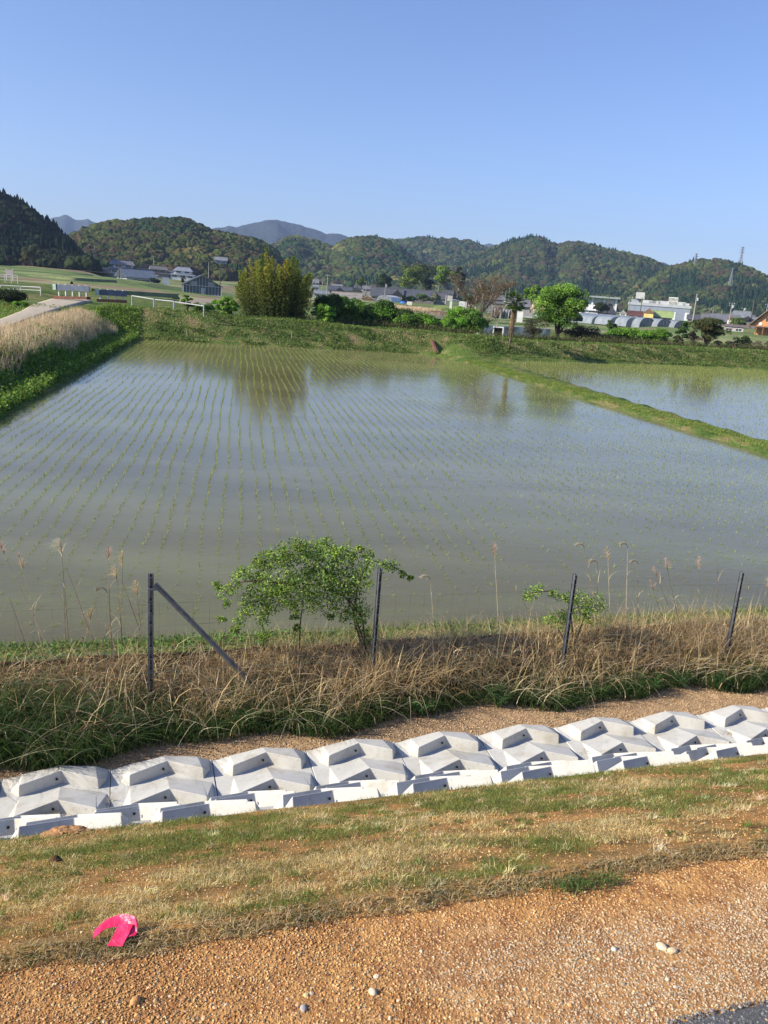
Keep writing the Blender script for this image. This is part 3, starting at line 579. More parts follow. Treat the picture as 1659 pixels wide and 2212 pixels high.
def edge_n(s): return 7.36-.30*sstep(4.5, -1.8, s)+.10*np.sin(s*2.3)+.06*np.sin(s*5.1+1)
S_, U_ = np.meshgrid(np.arange(-14, 22, .06), np.linspace(0, 1, 16)); N_ = (edge_n(S_)+.10+.05*vnoise(S_*9, 0*S_, 2))*(1-U_)+8.41*U_; q = ST(S_, N_, np.interp(N_, [6.985, 7.3, 7.9, 8.36], [-.30, -.27, -.2, -.16])+.012+.03*fbm(S_*5, N_*5, 4)); mb = MB(); mb.add(*gridmesh(q[..., 0], q[..., 1], q[..., 2])); tag(mb.build('shade_dark_soil', 'shadesoil', smooth=True), 'soil under the fence weeds, coloured dark to stand for their shade', None, None, 'structure')  # added dark sheet; its colour stands for shade among the weeds
# ---- weeds between the sand and the bund
BR = [(.40, .28, .13), (.30, .19, .09), (.50, .39, .22), (.20, .13, .065), (.56, .47, .30)]; GR = [(.035, .075, .02), (.055, .10, .028), (.08, .13, .035), (.025, .05, .018)]
def leftness(s): return sstep(2.5, -1.5, s)
def edge_n(s): return 7.36-.30*sstep(4.5, -1.8, s)+.10*np.sin(s*2.3)+.06*np.sin(s*5.1+1)
mb = MB(); n = 48000; s = rng.uniform(-4.6, 12, n); nn = edge_n(s)+.12+rng.beta(1.6, 1.2, n)*(8.42-edge_n(s)-.12)
clump = fbm(s*2.2, nn*2.2, 71); dens = rng.uniform(0, 1, n) < (.05+1.3*clump**1.6)*(1-.62*leftness(s)*sstep(8.15, 7.7, nn)); s, nn, clump = s[dens], nn[dens], clump[dens]; n = len(s)
h = rng.uniform(.20, .60, n)*(.55+1.0*clump)*(1.08-.3*leftness(s))*(.62+.8*fbm(s*.9, s*0+3, 79, 3)); dirn = rng.uniform(0, 2*pi, n); lean = rng.uniform(.2, 1.7, n)**1.1
blades(mb, ST(s, nn, -.22+.12*sstep(7.9, 8.4, nn)), h, rng.uniform(.004, .009, n), lean, dirn, pick(BR, (4, 3, 3, 2, 1.2), n), 4, tipcol=pick(BR, (3, 1, 4, 1, 3), n))
tag(mb.build('dry_grass', 'straw'), 'tangled brown dead grass along the fence', 'dry grass', None, 'stuff')
mb = MB(); n = 44000; s = rng.uniform(-4.6, 12, n); nn = edge_n(s)+rng.beta(1.0, 1.9, n)*(.95+.25*leftness(s)); clump = fbm(s*1.7+9, nn*1.7, 75)
dens = rng.uniform(0, 1, n) < (.25+1.0*clump)*(.55+.45*leftness(s)); s, nn, clump = s[dens], nn[dens], clump[dens]; n = len(s)
blades(mb, ST(s, nn, -.27), rng.uniform(.15, .46, n)*(.45+1.0*clump)*(1+.65*leftness(s)), rng.uniform(.005, .011, n), rng.uniform(.3, 1.9, n), rng.uniform(0, 2*pi, n), pick(GR, (3, 3, 1.6, 2), n), 4, tipcol=pick(GR+[(.2, .2, .09)], (2, 3, 3, 1, .6), n))
tag(mb.build('green_weeds', 'blade'), 'dark green grass and weeds at the foot of the fence', 'weeds', None, 'stuff')
mb = MB(); n = 13000; s = rng.uniform(-4.6, 12, n); k = rng.uniform(0, 1, n) < (.35+.65*sstep(-.8, 1.5, s))*sstep(.33, .55, fbm(s*1.1, s*0, 77)); s = s[k]; n = len(s); nn = rng.uniform(8.15, 8.42, n)
blades(mb, ST(s, nn, -.12), rng.uniform(.28, .55, n), rng.uniform(.004, .009, n), rng.uniform(.1, 1.3, n), rng.uniform(0, 2*pi, n), pick(BR, (3, 2, 4, 1, 2), n), 4)
tag(mb.build('dry_grass', 'straw'), 'taller straw tufts leaning over the bund boards', 'dry grass', None, 'stuff')
mb = MB(); n = 12000; s = rng.uniform(-4.5, 12, n); nn = rng.uniform(7.75, 8.45, n)
blades(mb, ST(s, nn, -.14+.42*rng.uniform(0, 1, n)*(.4+.6*fbm(s*1.3, nn*2, 91))), rng.uniform(.08, .26, n), rng.uniform(.004, .01, n), rng.uniform(1.8, 3.2, n), rng.uniform(0, 2*pi, n), pick([(.55, .42, .24), (.36, .24, .12), (.22, .14, .07), (.62, .52, .34)], (3, 3, 2, 1), n), 3)
tag(mb.build('matted_straw', 'straw'), 'matted broken straw lying along the bund face', 'dry grass', None, 'stuff')
mb = MB(); n = 2600; s = rng.uniform(-4.4, 11, n); nn = edge_n(s)+rng.uniform(.15, 1.0, n)*(8.4-edge_n(s))
blades(mb, ST(s, nn, -.2), rng.uniform(.3, .72, n), rng.uniform(.009, .015, n), rng.uniform(.2, 1.6, n), rng.uniform(0, 2*pi, n), pick([(.52, .42, .24), (.42, .31, .16), (.16, .10, .05), (.62, .52, .34)], (3, 3, 2, 1), n), 4)
tag(mb.build('dry_grass', 'straw'), 'broad bleached dead leaves standing out of the fence weeds', 'dry grass', None, 'stuff')
mb = MB(); n = 14000; s = rng.uniform(-4.5, 12, n); nn = edge_n(s)+rng.uniform(.3, 1.0, n)*(8.35-edge_n(s)); k = fbm(s*1.9, nn*1.9, 83) > .55; s, nn = s[k], nn[k]; n = len(s)
blades(mb, ST(s, nn, -.2), rng.uniform(.2, .5, n), rng.uniform(.005, .011, n), rng.uniform(.2, 1.5, n), rng.uniform(0, 2*pi, n), pick(GR+[(.12, .17, .05)], (2, 2, 2, 2, 1), n), 3)
tag(mb.build('green_weeds', 'blade'), 'green tufts pushing through the dead grass', 'weeds', None, 'stuff')
# bent dead leaf curls in front
mb = MB(); n = 430; s = rng.uniform(-2.4, 8.8, n); nn = edge_n(s)+rng.uniform(-.05, .5, n)
blades(mb, ST(s, nn, -.2), rng.uniform(.3, .62, n), rng.uniform(.006, .011, n), rng.uniform(1.4, 2.6, n), rng.uniform(0, 2*pi, n), pick([(.50, .43, .28), (.38, .29, .16)], (1, 1), n), 6, tipcol=(.62, .55, .38))
tag(mb.build('curled_grass', 'straw'), 'curling straw coloured dead leaves hanging over the weeds', 'dry grass', None, 'stuff')
mb = MB()
for (n, s0, s1, h0, h1) in ((900, 3.2, 12, .45, .95), (170, -4.6, 1.9, .6, 1.25), (160, 1.6, 4, .4, .8)):
    s = rng.uniform(s0, s1, n); k = rng.uniform(0, 1, n) < sstep(.35, .6, fbm(s*1.6, s*0, 101))+.15; s = s[k]; n = len(s); nn = rng.uniform(7.7, 8.4, n)
    blades(mb, ST(s, nn, -.2), rng.uniform(h0, h1, n), rng.uniform(.005, .010, n), rng.uniform(.0, .55, n), rng.uniform(0, 2*pi, n), pick([(.50, .38, .20), (.34, .24, .13), (.62, .52, .32), (.20, .14, .08)], (3, 2, 2, 1), n), 4, tipcol=pick([(.62, .50, .30), (.40, .3, .18)], (1, 1), n))
tag(mb.build('dead_stalks', 'straw'), 'upright dead stalks rising out of the fence weeds', 'dry stalks', None, 'stuff')
# bund top grass
mb = MB(); n = 22000; s = rng.uniform(-5, 14, n); nn = rng.uniform(8.40, 9.06, n)
blades(mb, ST(s, nn, .05), rng.uniform(.03, .11, n)*(.5+fbm(s*2, nn*2, 88)), rng.uniform(.004, .009, n), rng.uniform(.1, 1.2, n), rng.uniform(0, 2*pi, n), pick([(.10, .18, .04), (.14, .21, .06), (.08, .13, .04), (.35, .30, .16)], (3, 3, 2, 1.6), n), 3)
n = 5000; s = rng.uniform(-5, 2, n); nn = rng.uniform(8.42, 8.95, n); leaves(mb, ST(s, nn, .07)+rng.uniform(0, .07, (n, 1))*[0, 0, 1], rng.uniform(.02, .05, n), pick([(.09, .21, .045), (.13, .27, .06)], (1, 1), n), .55, .8)
tag(mb.build('bund_grass', 'blade'), 'bright green grass and clover on the near bund', 'grass', None, 'stuff')
# dark board facing the ditch
for k in range(10):
    s = -4.2+k*1.9; mb = MB(); s_ = np.linspace(0, 1.86, 12); top = .04+.012*np.sin(s_*3+k)
    for i in range(11): mb.box((s_[i]+.085, 0, top[i]/2-.02), (.171, .022, top[i]+.24))
    o = mb.build('bund_board', 'board'); o.location = ST(s, 8.43, 0); o.rotation_euler = (0, 0, TA); tag(o, f'dark weathered board holding the bund edge, {ORD[k]} from the left', 'board', 'boards along the near bund')

# ---- mugwort-like plants at the foot
def leafy(s, n, h, r, label, k=9, name='weed_plant'):
    root = empty(name, ST(s, n, -.27), 0, label, 'plant', 'leafy green plants at the edge of the sand'); st = MB(); lf = MB()
    for i in range(k):
        a = rng.uniform(0, 2*pi); ln_ = h*rng.uniform(.6, 1); top = np.array([cos(a)*r*rng.uniform(.4, 1), sin(a)*r*rng.uniform(.4, 1), ln_]); t = np.linspace(0, 1, 6)[:, None]
        pts = top*np.concatenate([t**1.3, t**1.3, t], 1); st.tube(pts, np.linspace(.004, .0015, 6), 4, (.07, .13, .04))
        m = 34; tt = rng.uniform(.15, 1, m); b = top*np.stack([tt**1.3, tt**1.3, tt], 1); blades(lf, b, rng.uniform(.05, .11, m), rng.uniform(.008, .014, m), rng.uniform(1., 2.2, m), rng.uniform(0, 2*pi, m), pick([(.05, .13, .04), (.08, .17, .05), (.10, .20, .08)], (1, 1, 1), m), 3)
    st.build('stem', 'blade', root); lf.build('leaf_cluster', 'leaf', root)
def sn_of(px, py, n): q = onN(px, py, n); return float(q[:2]@T)
for px, py, h, r, lb in [(905, 1545, .18, .16, 'bright green leafy weed spilling onto the sand left of centre'), (1075, 1530, .24, .15, 'dark leafy mugwort plant on the sand below the bramble bush'), (1400, 1500, .22, .16, 'leafy plant in shade just left of the star shaped mugwort'), (1465, 1490, .24, .15, 'star shaped mugwort plant standing clear on the sand'), (1545, 1490, .24, .16, 'leafy mugwort below the right fence post'), (1635, 1480, .3, .2, 'large mugwort plant at the right picture edge'), (260, 1600, .2, .16, 'low leafy plant in the shade below the braced post'), (520, 1580, .22, .16, 'green leafy plant below the foot of the diagonal brace')]:
    p = P(px, py, -.27); leafy(float(p[:2]@T), float(p[:2]@N), h, r, lb)

# ---- tall reeds with plumes: photo points base -> top
def reed(px0, py0, px1, py1, plume, n, label, bend=.0, tall=.0035, col=(.42, .34, .2), pl=.16):
    a = onN(px0, py0, n); b = onN(px1, py1, n); a0 = a+(a-b)*.12; a0[2] = min(a[2], a0[2]); root = empty('dry_reed', a0, 0, label, 'reed', 'tall dry reeds standing at the fence'); mb = MB()
    t = np.linspace(0, 1, 10)[:, None]; off = np.array([T[0], T[1], 0])*bend; pts = (b-a0)*t+off*(t**2.5)-off*t; mb.tube(pts, np.linspace(tall, tall*.35, 10), 5, col)
    for i in range(3):
        q = pts[2+i*2]; m = 1; blades(mb, q[None], np.array([rng.uniform(.12, .3)]), .007, 1.3, np.array([rng.uniform(0, 6.28)]), (.5, .42, .26), 4)
    mb.build('stem', 'straw', root)
    if plume:
        mb = MB(); m = {'hook': 150, 'fan': 170, 'tuft': 110, 'spray': 70}[plume]; tt = rng.uniform(0, 1, m); d = pts[-1]-pts[-2]; d = d/np.linalg.norm(d)
        if plume == 'hook':
            ang = tt*2.6; rr_ = pl*.36; ax = np.array([-T[0], -T[1], 0]); base = pts[-1]+ax*(rr_*(1-np.cos(ang)))[:, None]*1.0+np.array([0, 0, 1])*(rr_*np.sin(ang))[:, None]
            blades(mb, base, rng.uniform(.02, .05, m), .004, rng.uniform(1.0, 2.2, m), pi+TA+rng.uniform(-.5, .5, m), pick([(.74, .66, .46), (.66, .55, .35)], (1, 1), m), 2)
            sp = np.linspace(0, 2.6, 12); mb.tube(pts[-1]+ax*(rr_*(1-np.cos(sp)))[:, None]+np.array([0, 0, 1])*(rr_*np.sin(sp))[:, None], np.linspace(.0035, .002, 12), 4, (.6, .5, .33))
        else:
            base = pts[-1]+d*((tt-.4)*pl)[:, None]; lc = {'fan': [(.76, .66, .48), (.80, .72, .56)], 'tuft': [(.66, .50, .26), (.72, .58, .34)], 'spray': [(.58, .38, .26), (.62, .44, .32)]}[plume]
            blades(mb, base, rng.uniform(.05, .14, m)*(1.3-tt)*(1.35 if plume == 'fan' else .8), .0045, rng.uniform(.5, 1.7, m), rng.uniform(0, 2*pi, m) if plume == 'spray' else pi+TA+rng.normal(0, .8, m), pick(lc, (1, 1), m), 3)
        mb.build('plume', 'straw', root)
G8 = 7.95
reeds = [((105, 1400), (3, 1185), 'spray', 'long leaning reed stem crossing the left picture edge', 0), ((58, 1400), (20, 1290), None, 'short bare reed stem near the left edge', 0), ((90, 1395), (45, 1218), 'spray', 'thin reed with a wispy pink brown head at left', 0), ((150, 1400), (133, 1190), 'fan', 'tall reed with the widest feathery plume at left', 0), ((205, 1395), (143, 1225), None, 'bare dark reed leaning right of the feathery plume', 0), ((142, 1400), (136, 1235), None, 'straight bare stem beside the feathery plume', 0), ((180, 1395), (197, 1330), 'tuft', 'short reed with a bright orange brown drooping head', 0), ((263, 1375), (252, 1242), 'tuft', 'reed with curled golden head left of the braced post', 0), ((262, 1370), (265, 1212), 'tuft', 'reed with the highest golden tip left of the braced post', 0), ((243, 1400), (233, 1283), 'hook', 'short reed with a small pale hooked tip', 0), ((298, 1350), (262, 1250), None, 'thin dark stem leaning toward the braced post', 0), ((240, 1400), (234, 1200), 'spray', 'thin dark upright stem with faint top at left', 0), ((222, 1398), (262, 1310), None, 'pale bent stalk lying across the left reeds', .1), ((302, 1345), (296, 1275), 'tuft', 'small stem just left of the braced post', 0),
 ((936, 1340), (930, 1256), 'hook', 'short hooked reed right of the arching shrub', 0), ((1077, 1350), (1068, 1190), 'spray', 'dark upright reed with reddish head left of the long pale reed', 0), ((1165, 1380), (1074, 1212), None, 'long pale reed leaning down to the right', -.12), ((1283, 1300), (1262, 1186), 'hook', 'reed with pale hooked plume right of the bramble post', 0), ((1290, 1290), (1291, 1222), 'hook', 'small faint hooked reed behind the bramble bush', 0), ((1318, 1340), (1313, 1200), 'tuft', 'slender reed with a golden tufted tip', 0), ((1352, 1340), (1356, 1185), 'hook', 'tallest hooked reed with pale curled plume', 0), ((1378, 1330), (1378, 1222), 'hook', 'reed with broad curled plume right of the tallest one', 0), ((1440, 1360), (1408, 1268), 'spray', 'thin stem with a red brown spray head', 0), ((1466, 1340), (1440, 1222), 'spray', 'dark thin reed with reddish spray left of the pale reed', 0), ((1510, 1380), (1510, 1220), 'spray', 'pale upright reed with brown spray left of the right post', 0), ((1548, 1350), (1550, 1205), None, 'bare dark stem beside the right post', 0), ((1440, 1300), (1416, 1240), 'spray', 'small reed with faint pink head', 0), ((1640, 1330), (1659, 1260), 'tuft', 'reed leaning out of the right edge', 0), ((1585, 1340), (1600, 1275), None, 'short pale stalk behind the right post', 0)]
for (a, b, pl, lb, bd) in reeds: reed(a[0], a[1], b[0], b[1], pl, G8+rng.uniform(-.12, .25), lb, bd, rng.uniform(.0036, .0056), random.choice([(.42, .34, .2), (.3, .22, .14), (.52, .44, .3), (.2, .15, .1)]))

# ---- arching shrub and small bramble: leaf clusters at measured places, each with real depth
def shrub(name, blobs, n0, label, branches, npl=150, leaf=.045, cols=((.09, .19, .03), (.17, .29, .05), (.32, .42, .09), (.04, .10, .02)), pr=(2, 4, 4, 1.5), cat='bush'):
    base = onN(branches[0][0][0], branches[0][0][1], n0); root = empty(name, base, 0, label, cat); lf = MB(); br = MB()
    for (x, y, r) in blobs:
        c = onN(x, y, n0)-base; rr_ = 1.15*r/FPX*np.linalg.norm(onN(x, y, n0)-C0)
        c = c+np.array([N[0], N[1], 0])*rng.uniform(-.14, .14); m = max(int(npl*(r/32)**2*1.25), 130); d = rng.normal(size=(m, 3)); d /= np.linalg.norm(d, axis=1)[:, None]
        rad = rr_*rng.uniform(.35, 1.12, m)**.7; q = c+d*rad[:, None]*[1.05, 1.05, .9]; q = q+(vnoise(q[:, 0]*14, q[:, 2]*14, 5)-.5)[:, None]*.05
        leaves(lf, q, rng.uniform(.6, 1.2, m)*leaf, pick(cols, pr, m, .3, .1), .55, .5, d, .35)
        for _ in range(2): e = q[rng.integers(0, m)]; br.tube(np.array([c, (c+e)/2+rng.normal(0, .02, 3), e]), [.004, .003, .0015], 4, (.12, .08, .05))
    for pl in branches:
        pts = np.array([onN(x, y, n0)+np.array([N[0], N[1], 0])*rng.uniform(-.06, .06)-base for x, y in pl]); t = np.linspace(0, len(pts)-1, len(pts)*4); i = np.minimum(t.astype(int), len(pts)-2); f = (t-i)[:, None]
        br.tube(pts[i]*(1-f)+pts[i+1]*f, np.linspace(.012, .004, len(t)), 6, (.13, .09, .06))
    br.build('branches', 'straw', root); lf.build('foliage', 'leaf', root)
blobs = [(640, 1195, 30), (600, 1205, 26), (675, 1200, 30), (715, 1200, 28), (745, 1200, 26), (575, 1220, 24), (650, 1225, 36), (700, 1230, 36), (750, 1228, 30), (600, 1245, 36), (560, 1245, 22), (640, 1262, 36), (690, 1262, 38), (735, 1262, 36), (775, 1245, 26), (785, 1215, 18), (775, 1195, 14), (800, 1205, 12), (825, 1212, 16), (848, 1222, 12), (868, 1235, 8), (880, 1243, 5), (530, 1240, 16), (515, 1250, 14), (500, 1262, 15), (485, 1278, 16), (475, 1268, 10), (575, 1275, 32), (610, 1280, 32), (545, 1290, 24), (660, 1290, 26), (700, 1292, 28), (740, 1295, 32), (770, 1285, 26), (765, 1318, 24), (745, 1322, 16), (785, 1325, 18), (560, 1308, 22), (590, 1305, 24), (530, 1305, 15), (570, 1335, 14), (565, 1358, 12), (572, 1380, 10), (525, 1328, 13), (520, 1350, 12), (510, 1368, 10), (492, 1308, 10), (480, 1330, 8), (630, 1305, 14), (780, 1350, 14), (790, 1378, 12), (800, 1420, 14), (808, 1455, 15), (812, 1485, 12), (800, 1395, 10), (640, 1330, 9), (635, 1350, 6), (715, 1338, 7), (645, 1180, 12), (700, 1180, 10), (730, 1185, 10), (560, 1212, 10), (775, 1180, 7)]
shrub('arching_shrub', blobs, 8.05, 'arching thorny green shrub leaning over the braced post gap to the second post', [[(795, 1440), (790, 1390), (780, 1330), (750, 1290), (700, 1268), (640, 1262), (590, 1290), (568, 1340), (570, 1400)], [(800, 1440), (785, 1380), (760, 1310), (720, 1250), (680, 1210)], [(790, 1420), (765, 1340), (775, 1260), (800, 1210), (850, 1225), (885, 1245)], [(640, 1262), (560, 1250), (500, 1262), (475, 1280)], [(645, 1400), (650, 1350), (655, 1280)]], 500, .030)
shrub('bramble_bush', [(1130, 1282, 12), (1148, 1280, 16), (1168, 1280, 10), (1195, 1280, 10), (1215, 1290, 13), (1235, 1292, 13), (1255, 1296, 20), (1275, 1298, 22), (1290, 1310, 14), (1262, 1318, 22), (1240, 1315, 16), (1205, 1330, 15), (1190, 1340, 13), (1215, 1345, 14), (1270, 1335, 14), (1225, 1330, 10)], 8.05, 'small dark bramble bush wrapped round the third steel post', [[(1235, 1400), (1240, 1350), (1230, 1300), (1190, 1280), (1130, 1282)], [(1240, 1390), (1262, 1340), (1280, 1295)], [(1225, 1400), (1200, 1345)]], 560, .028)

# ---- turf on the slope
SA, SB = -2.4, 5.6
mb = MB(); n = 225000; nn = 2.10+(GR1-2.10)*rng.uniform(0, 1, n)**1.25; s = -.75-(nn-2.1)*.25+rng.uniform(0, 1, n)*(3.9+(nn-2.1)*1.6)
ragged = 2.10+.03*(vnoise(s*9, s*0, 4)-.5)+.02*(vnoise(s*31, s*0, 6)-.5); bare = fbm(s*3.1, nn*3.2, 91, 5); ok = (nn > ragged) & (bare+rng.uniform(-.10, .10, n) < .515+.1*sstep(2.9, 4.4, nn)+.06*(vnoise(s*30, nn*30, 12)-.5)); s, nn = s[ok], nn[ok]; n = len(s)
gn = fbm(s*1.9+3, nn*2.3, 95, 4)+rng.uniform(-.16, .16, n)+.13*sstep(2.6, 4.2, nn); greenp = gn > .54
col = np.where(greenp[:, None], pick([(.13, .17, .04), (.18, .22, .055), (.10, .14, .04)], (1, 1, 1), n), pick([(.52, .44, .22), (.66, .58, .36), (.46, .33, .13), (.26, .20, .09)], (3, 2, 2.5, 1.5), n))
sc = .75+.4*sstep(2.2, 4, nn)
blades(mb, ST(s, nn, gslope(nn)), rng.uniform(.012, .034, n)*sc, rng.uniform(.0018, .0036, n)*sc, rng.uniform(.5, 2.0, n), rng.uniform(0, 2*pi, n), col, 2, tipcol=col*1.1)
n = 7000; s = rng.uniform(-.8, 2.9, n); nn = 2.10+.03*(vnoise(s*9, s*0, 4)-.5)+rng.uniform(-.022, .05, n); blades(mb, ST(s, nn, 2.108+.012*sstep(2.08, 2.14, nn)), rng.uniform(.012, .034, n), rng.uniform(.002, .0035, n), rng.uniform(.8, 2.3, n), rng.uniform(0, 2*pi, n), pick([(.58, .48, .30), (.42, .33, .18), (.24, .17, .09), (.26, .24, .09)], (3, 3, 2, 1.5), n), 2)
tag(mb.build('turf_grass', 'blade'), 'thin straw and green turf on the embankment', 'turf', None, 'stuff')
mb = MB(); k = 420; cs = rng.uniform(-1.2, 5.2, k); cn = 2.12+(4.85-2.12)*rng.uniform(0, 1, k)**1.4; m = 34; i = np.repeat(np.arange(k), m); n = len(i); s = cs[i]+rng.normal(0, .018, n); nn = np.maximum(cn[i]+rng.normal(0, .014, n), 2.1); tc_ = pick([(.58, .50, .28), (.14, .20, .05), (.36, .27, .12), (.70, .62, .42)], (3, 3, 2, 1), k, .2)[i]
blades(mb, ST(s, nn, gslope(nn)), rng.uniform(.018, .045, n), rng.uniform(.0022, .004, n), rng.uniform(.5, 1.8, n), rng.uniform(0, 2*pi, n), vary(tc_, n, .2, .05), 2)
tag(mb.build('turf_tufts', 'blade'), 'coarser straw and green clumps standing out of the turf', 'turf', None, 'stuff')
p = P(1235, 1912, 2.12); mb = MB(); n = 420; q = np.stack([rng.normal(0, .045, n), rng.normal(0, .018, n)], 1); q[:200, 0] += .11
blades(mb, np.concatenate([q, np.zeros((n, 1))], 1), rng.uniform(.02, .045, n), .003, rng.uniform(.5, 1.6, n), rng.uniform(0, 2*pi, n), pick([(.09, .15, .04), (.14, .20, .06)], (1, 1), n), 2)
o = mb.build('grass_tuft', 'blade'); o.location = p+[0, 0, -.005]; o.rotation_euler = (0, 0, TA); tag(o, 'dark green grass tuft at the turf edge above the gravel', 'grass tuft')
# ---- gravel
def stones(name, n, s0, s1, n0, n1, zf, r0, r1, cols, pr, sub, label, power=1., clumpf=None, colf=None):
    mb = MB(); s = rng.uniform(s0, s1, n); nn = rng.uniform(n0, n1, n)
    if clumpf is not None: k = clumpf(s, nn) > rng.uniform(0, 1, n); s, nn = s[k], nn[k]; n = len(s)
    r = r0+(r1-r0)*rng.uniform(0, 1, n)**3; z = zf(s, nn)+r*.25; c = pick(cols, pr, n, .28, .06)
    if colf is not None: c = colf(s, nn, c)
    for k in range(6):
        i = np.arange(k, n, 6); tv, tf = ICO[sub]; rg = np.random.default_rng(k); a = rg.normal(size=(3, 3)); qm, _ = np.linalg.qr(a); tv = (tv*(1+rg.uniform(-.22, .22, (len(tv), 1))))@qm
        scatter(mb, tv, tf, ST(s[i], nn[i], z[i]), r[i][:, None]*np.stack([rng.uniform(.7, 1.2, len(i)), rng.uniform(.7, 1.2, len(i)), rng.uniform(.5, .8, len(i))], 1), c[i])
    return tag(mb.build(name, 'stone'), label, 'gravel', None, 'stuff')
OR = [(.56, .32, .12), (.46, .23, .08), (.62, .40, .18), (.26, .12, .05), (.62, .48, .28), (.36, .30, .24)]
def dusty(s, n_, c):
    k = (sstep(.7, 1.3, s+(fbm(s*4, n_*6, 21)-.5)*.8)*sstep(2.0, 1.86, n_+(fbm(s*5, n_*5, 22)-.5)*.16))[:, None]; return c*(1-k)+k*(np.array([.50, .39, .26])*(.45+.55*c.mean(1, keepdims=True)/.33))
stones('gravel', 85000, -.9, 3.2, 1.50, 2.13, lambda s, n_: 2.1+0*s, .0014, .0044, OR, (5, 3, 3, 1.5, 1, .3), 0, 'fine orange gravel of the shoulder', colf=dusty)
stones('soil_crumbs', 30000, -1.2, 5.6, 2.12, 4.8, lambda s, n_: gslope(n_), .0016, .005, OR, (4, 3, 3, 1.5, 1.5, .2), 0, 'orange crumbs and grit between the turf')
stones('coarse_gravel', 2600, -.7, 1.6, 1.55, 2.0, lambda s, n_: 2.098+0*s, .003, .008, [(.60, .42, .22), (.62, .50, .34), (.40, .34, .26), (.5, .28, .12), (.26, .17, .11), (.56, .46, .34)], (3, 1.5, 1.3, 3, 1.6, .3), 1, 'coarse mixed pebbles near the road edge', clumpf=lambda s, n_: sstep(2.02, 1.66, n_)*sstep(-.9, .1, s)*(.25+.9*fbm(s*3, n_*6, 13)))
stones('sand_gravel', 55000, -2.6, 10.5, 6.96, 7.75, lambda s, n_: np.interp(n_, [6.985, 7.3, 7.9], [-.295, -.268, -.2])+0*s, .0022, .0085, [(.56, .38, .21), (.62, .46, .29), (.40, .26, .14), (.30, .2, .12)], (4, 3, 2, 1), 0, 'tan gravel along the concrete blocks')
stones('asphalt_chips', 4000, 1.4, 3., 1.42, 1.528, lambda s, n_: 2.11+0*s, .002, .006, [(.13, .13, .135), (.2, .2, .195), (.09, .09, .09), (.34, .28, .2)], (3, 2, 2, .6), 0, 'loose grey chips at the asphalt edge')
# ---- single stones, dirt clod, leaf
def rock(px, py, z, r, col, label, sq=(1, .8, .6), name='stone', seed=1):
    tv, tf = ICO[2]; rg = np.random.default_rng(seed); tv = tv*(1+.28*(fbm(tv[:, 0]*2+seed, tv[:, 1]*2+tv[:, 2]*1.3, seed)-.5)[:, None]+rg.uniform(-.03, .03, (len(tv), 1)))*np.array(sq)
    mb = MB(); mb.add(tv*r, tf, vary(col, len(tv), .08, .03)); o = mb.build(name, 'stone'); o.location = P(px, py, z)+[0, 0, r*sq[2]*.5]; o.rotation_euler = (0, 0, seed*1.3); tag(o, label, 'stone')
rock(1430, 2048, 2.1, .017, (.66, .54, .36), 'pale sandy stone lying left of its darker twin on the gravel', (1.1, .8, .55), seed=2)
rock(1452, 2056, 2.1, .015, (.62, .48, .30), 'rounded pale stone just right of the sandy one on the gravel', (1.1, .8, .6), seed=5)
rock(1326, 2052, 2.1, .009, (.70, .64, .55), 'small whitish stone left of the two pale stones', seed=7)
rock(805, 2145, 2.1, .014, (.60, .50, .36), 'largest rounded pebble at the bottom centre', (1, .75, .6), seed=9)
rock(655, 2180, 2.1, .012, (.36, .33, .31), 'grey angular pebble at the bottom left of centre', seed=11)
rock(905, 1925, 2.1, .011, (.62, .50, .34), 'beige pebble right below the turf edge', seed=12)
rock(292, 2165, 2.1, .013, (.5, .26, .1), 'orange clump of soil at the bottom left', (1.2, .9, .7), seed=13)
def clod():
    mb = MB(); rg = np.random.default_rng(3)
    for i in range(34):
        a = rg.uniform(-1, 1); x = a*.27; y = rg.normal(0, .03)*(1-abs(a)); r = rg.uniform(.025, .05)*(1.15-abs(a)); tv, tf = ICO[2]
        mb.add(tv*(1+rg.uniform(-.2, .2, (len(tv), 1)))*r*np.array([1.5, 1., .62])+[x, y, r*.3], tf, vary((.36, .20, .09), len(tv), .25, .06))
    q = onN(140, 1812, 4.80); p = ST(float(q[:2]@T), 4.80, float(gslope(4.80)))
    o = mb.build('dirt_clod', 'stone'); o.location = p; o.rotation_euler = (radians(-32)*0, 0, TA); return tag(o, 'long brown clod of earth and roots lying at the top of the turf', 'dirt clod')
clod()
def on_slope(px, py):
    for q in np.arange(2.1, 5.0, .005):
        c = onN(px, py, q)
        if c[2] <= gslope(q): return c
    return onN(px, py, 4.8)
mb = MB(); t = np.linspace(0, 1, 7); ww = np.sin(t*pi)**.7*.018; pts = np.stack([t*.075, 0*t, .012+.018*np.sin(t*4)], 1)
v = np.concatenate([pts+np.stack([0*t, ww, .008+0*t], 1), pts-np.stack([0*t, ww, 0*t], 1)]); i = np.arange(6)[:, None]; mb.add(v, i+np.array([[0, 1, 8, 7]]), (.10, .055, .03)); v2 = v-[0, 0, .0012]; mb.add(v2, (i+np.array([[0, 1, 8, 7]]))[:, ::-1], (.10, .055, .03))
o = mb.build('dead_leaf', 'straw'); o.location = on_slope(104, 1868); o.rotation_euler = (0, 0, .25); tag(o, 'curled dark brown dead leaf on the turf at left', 'leaf')
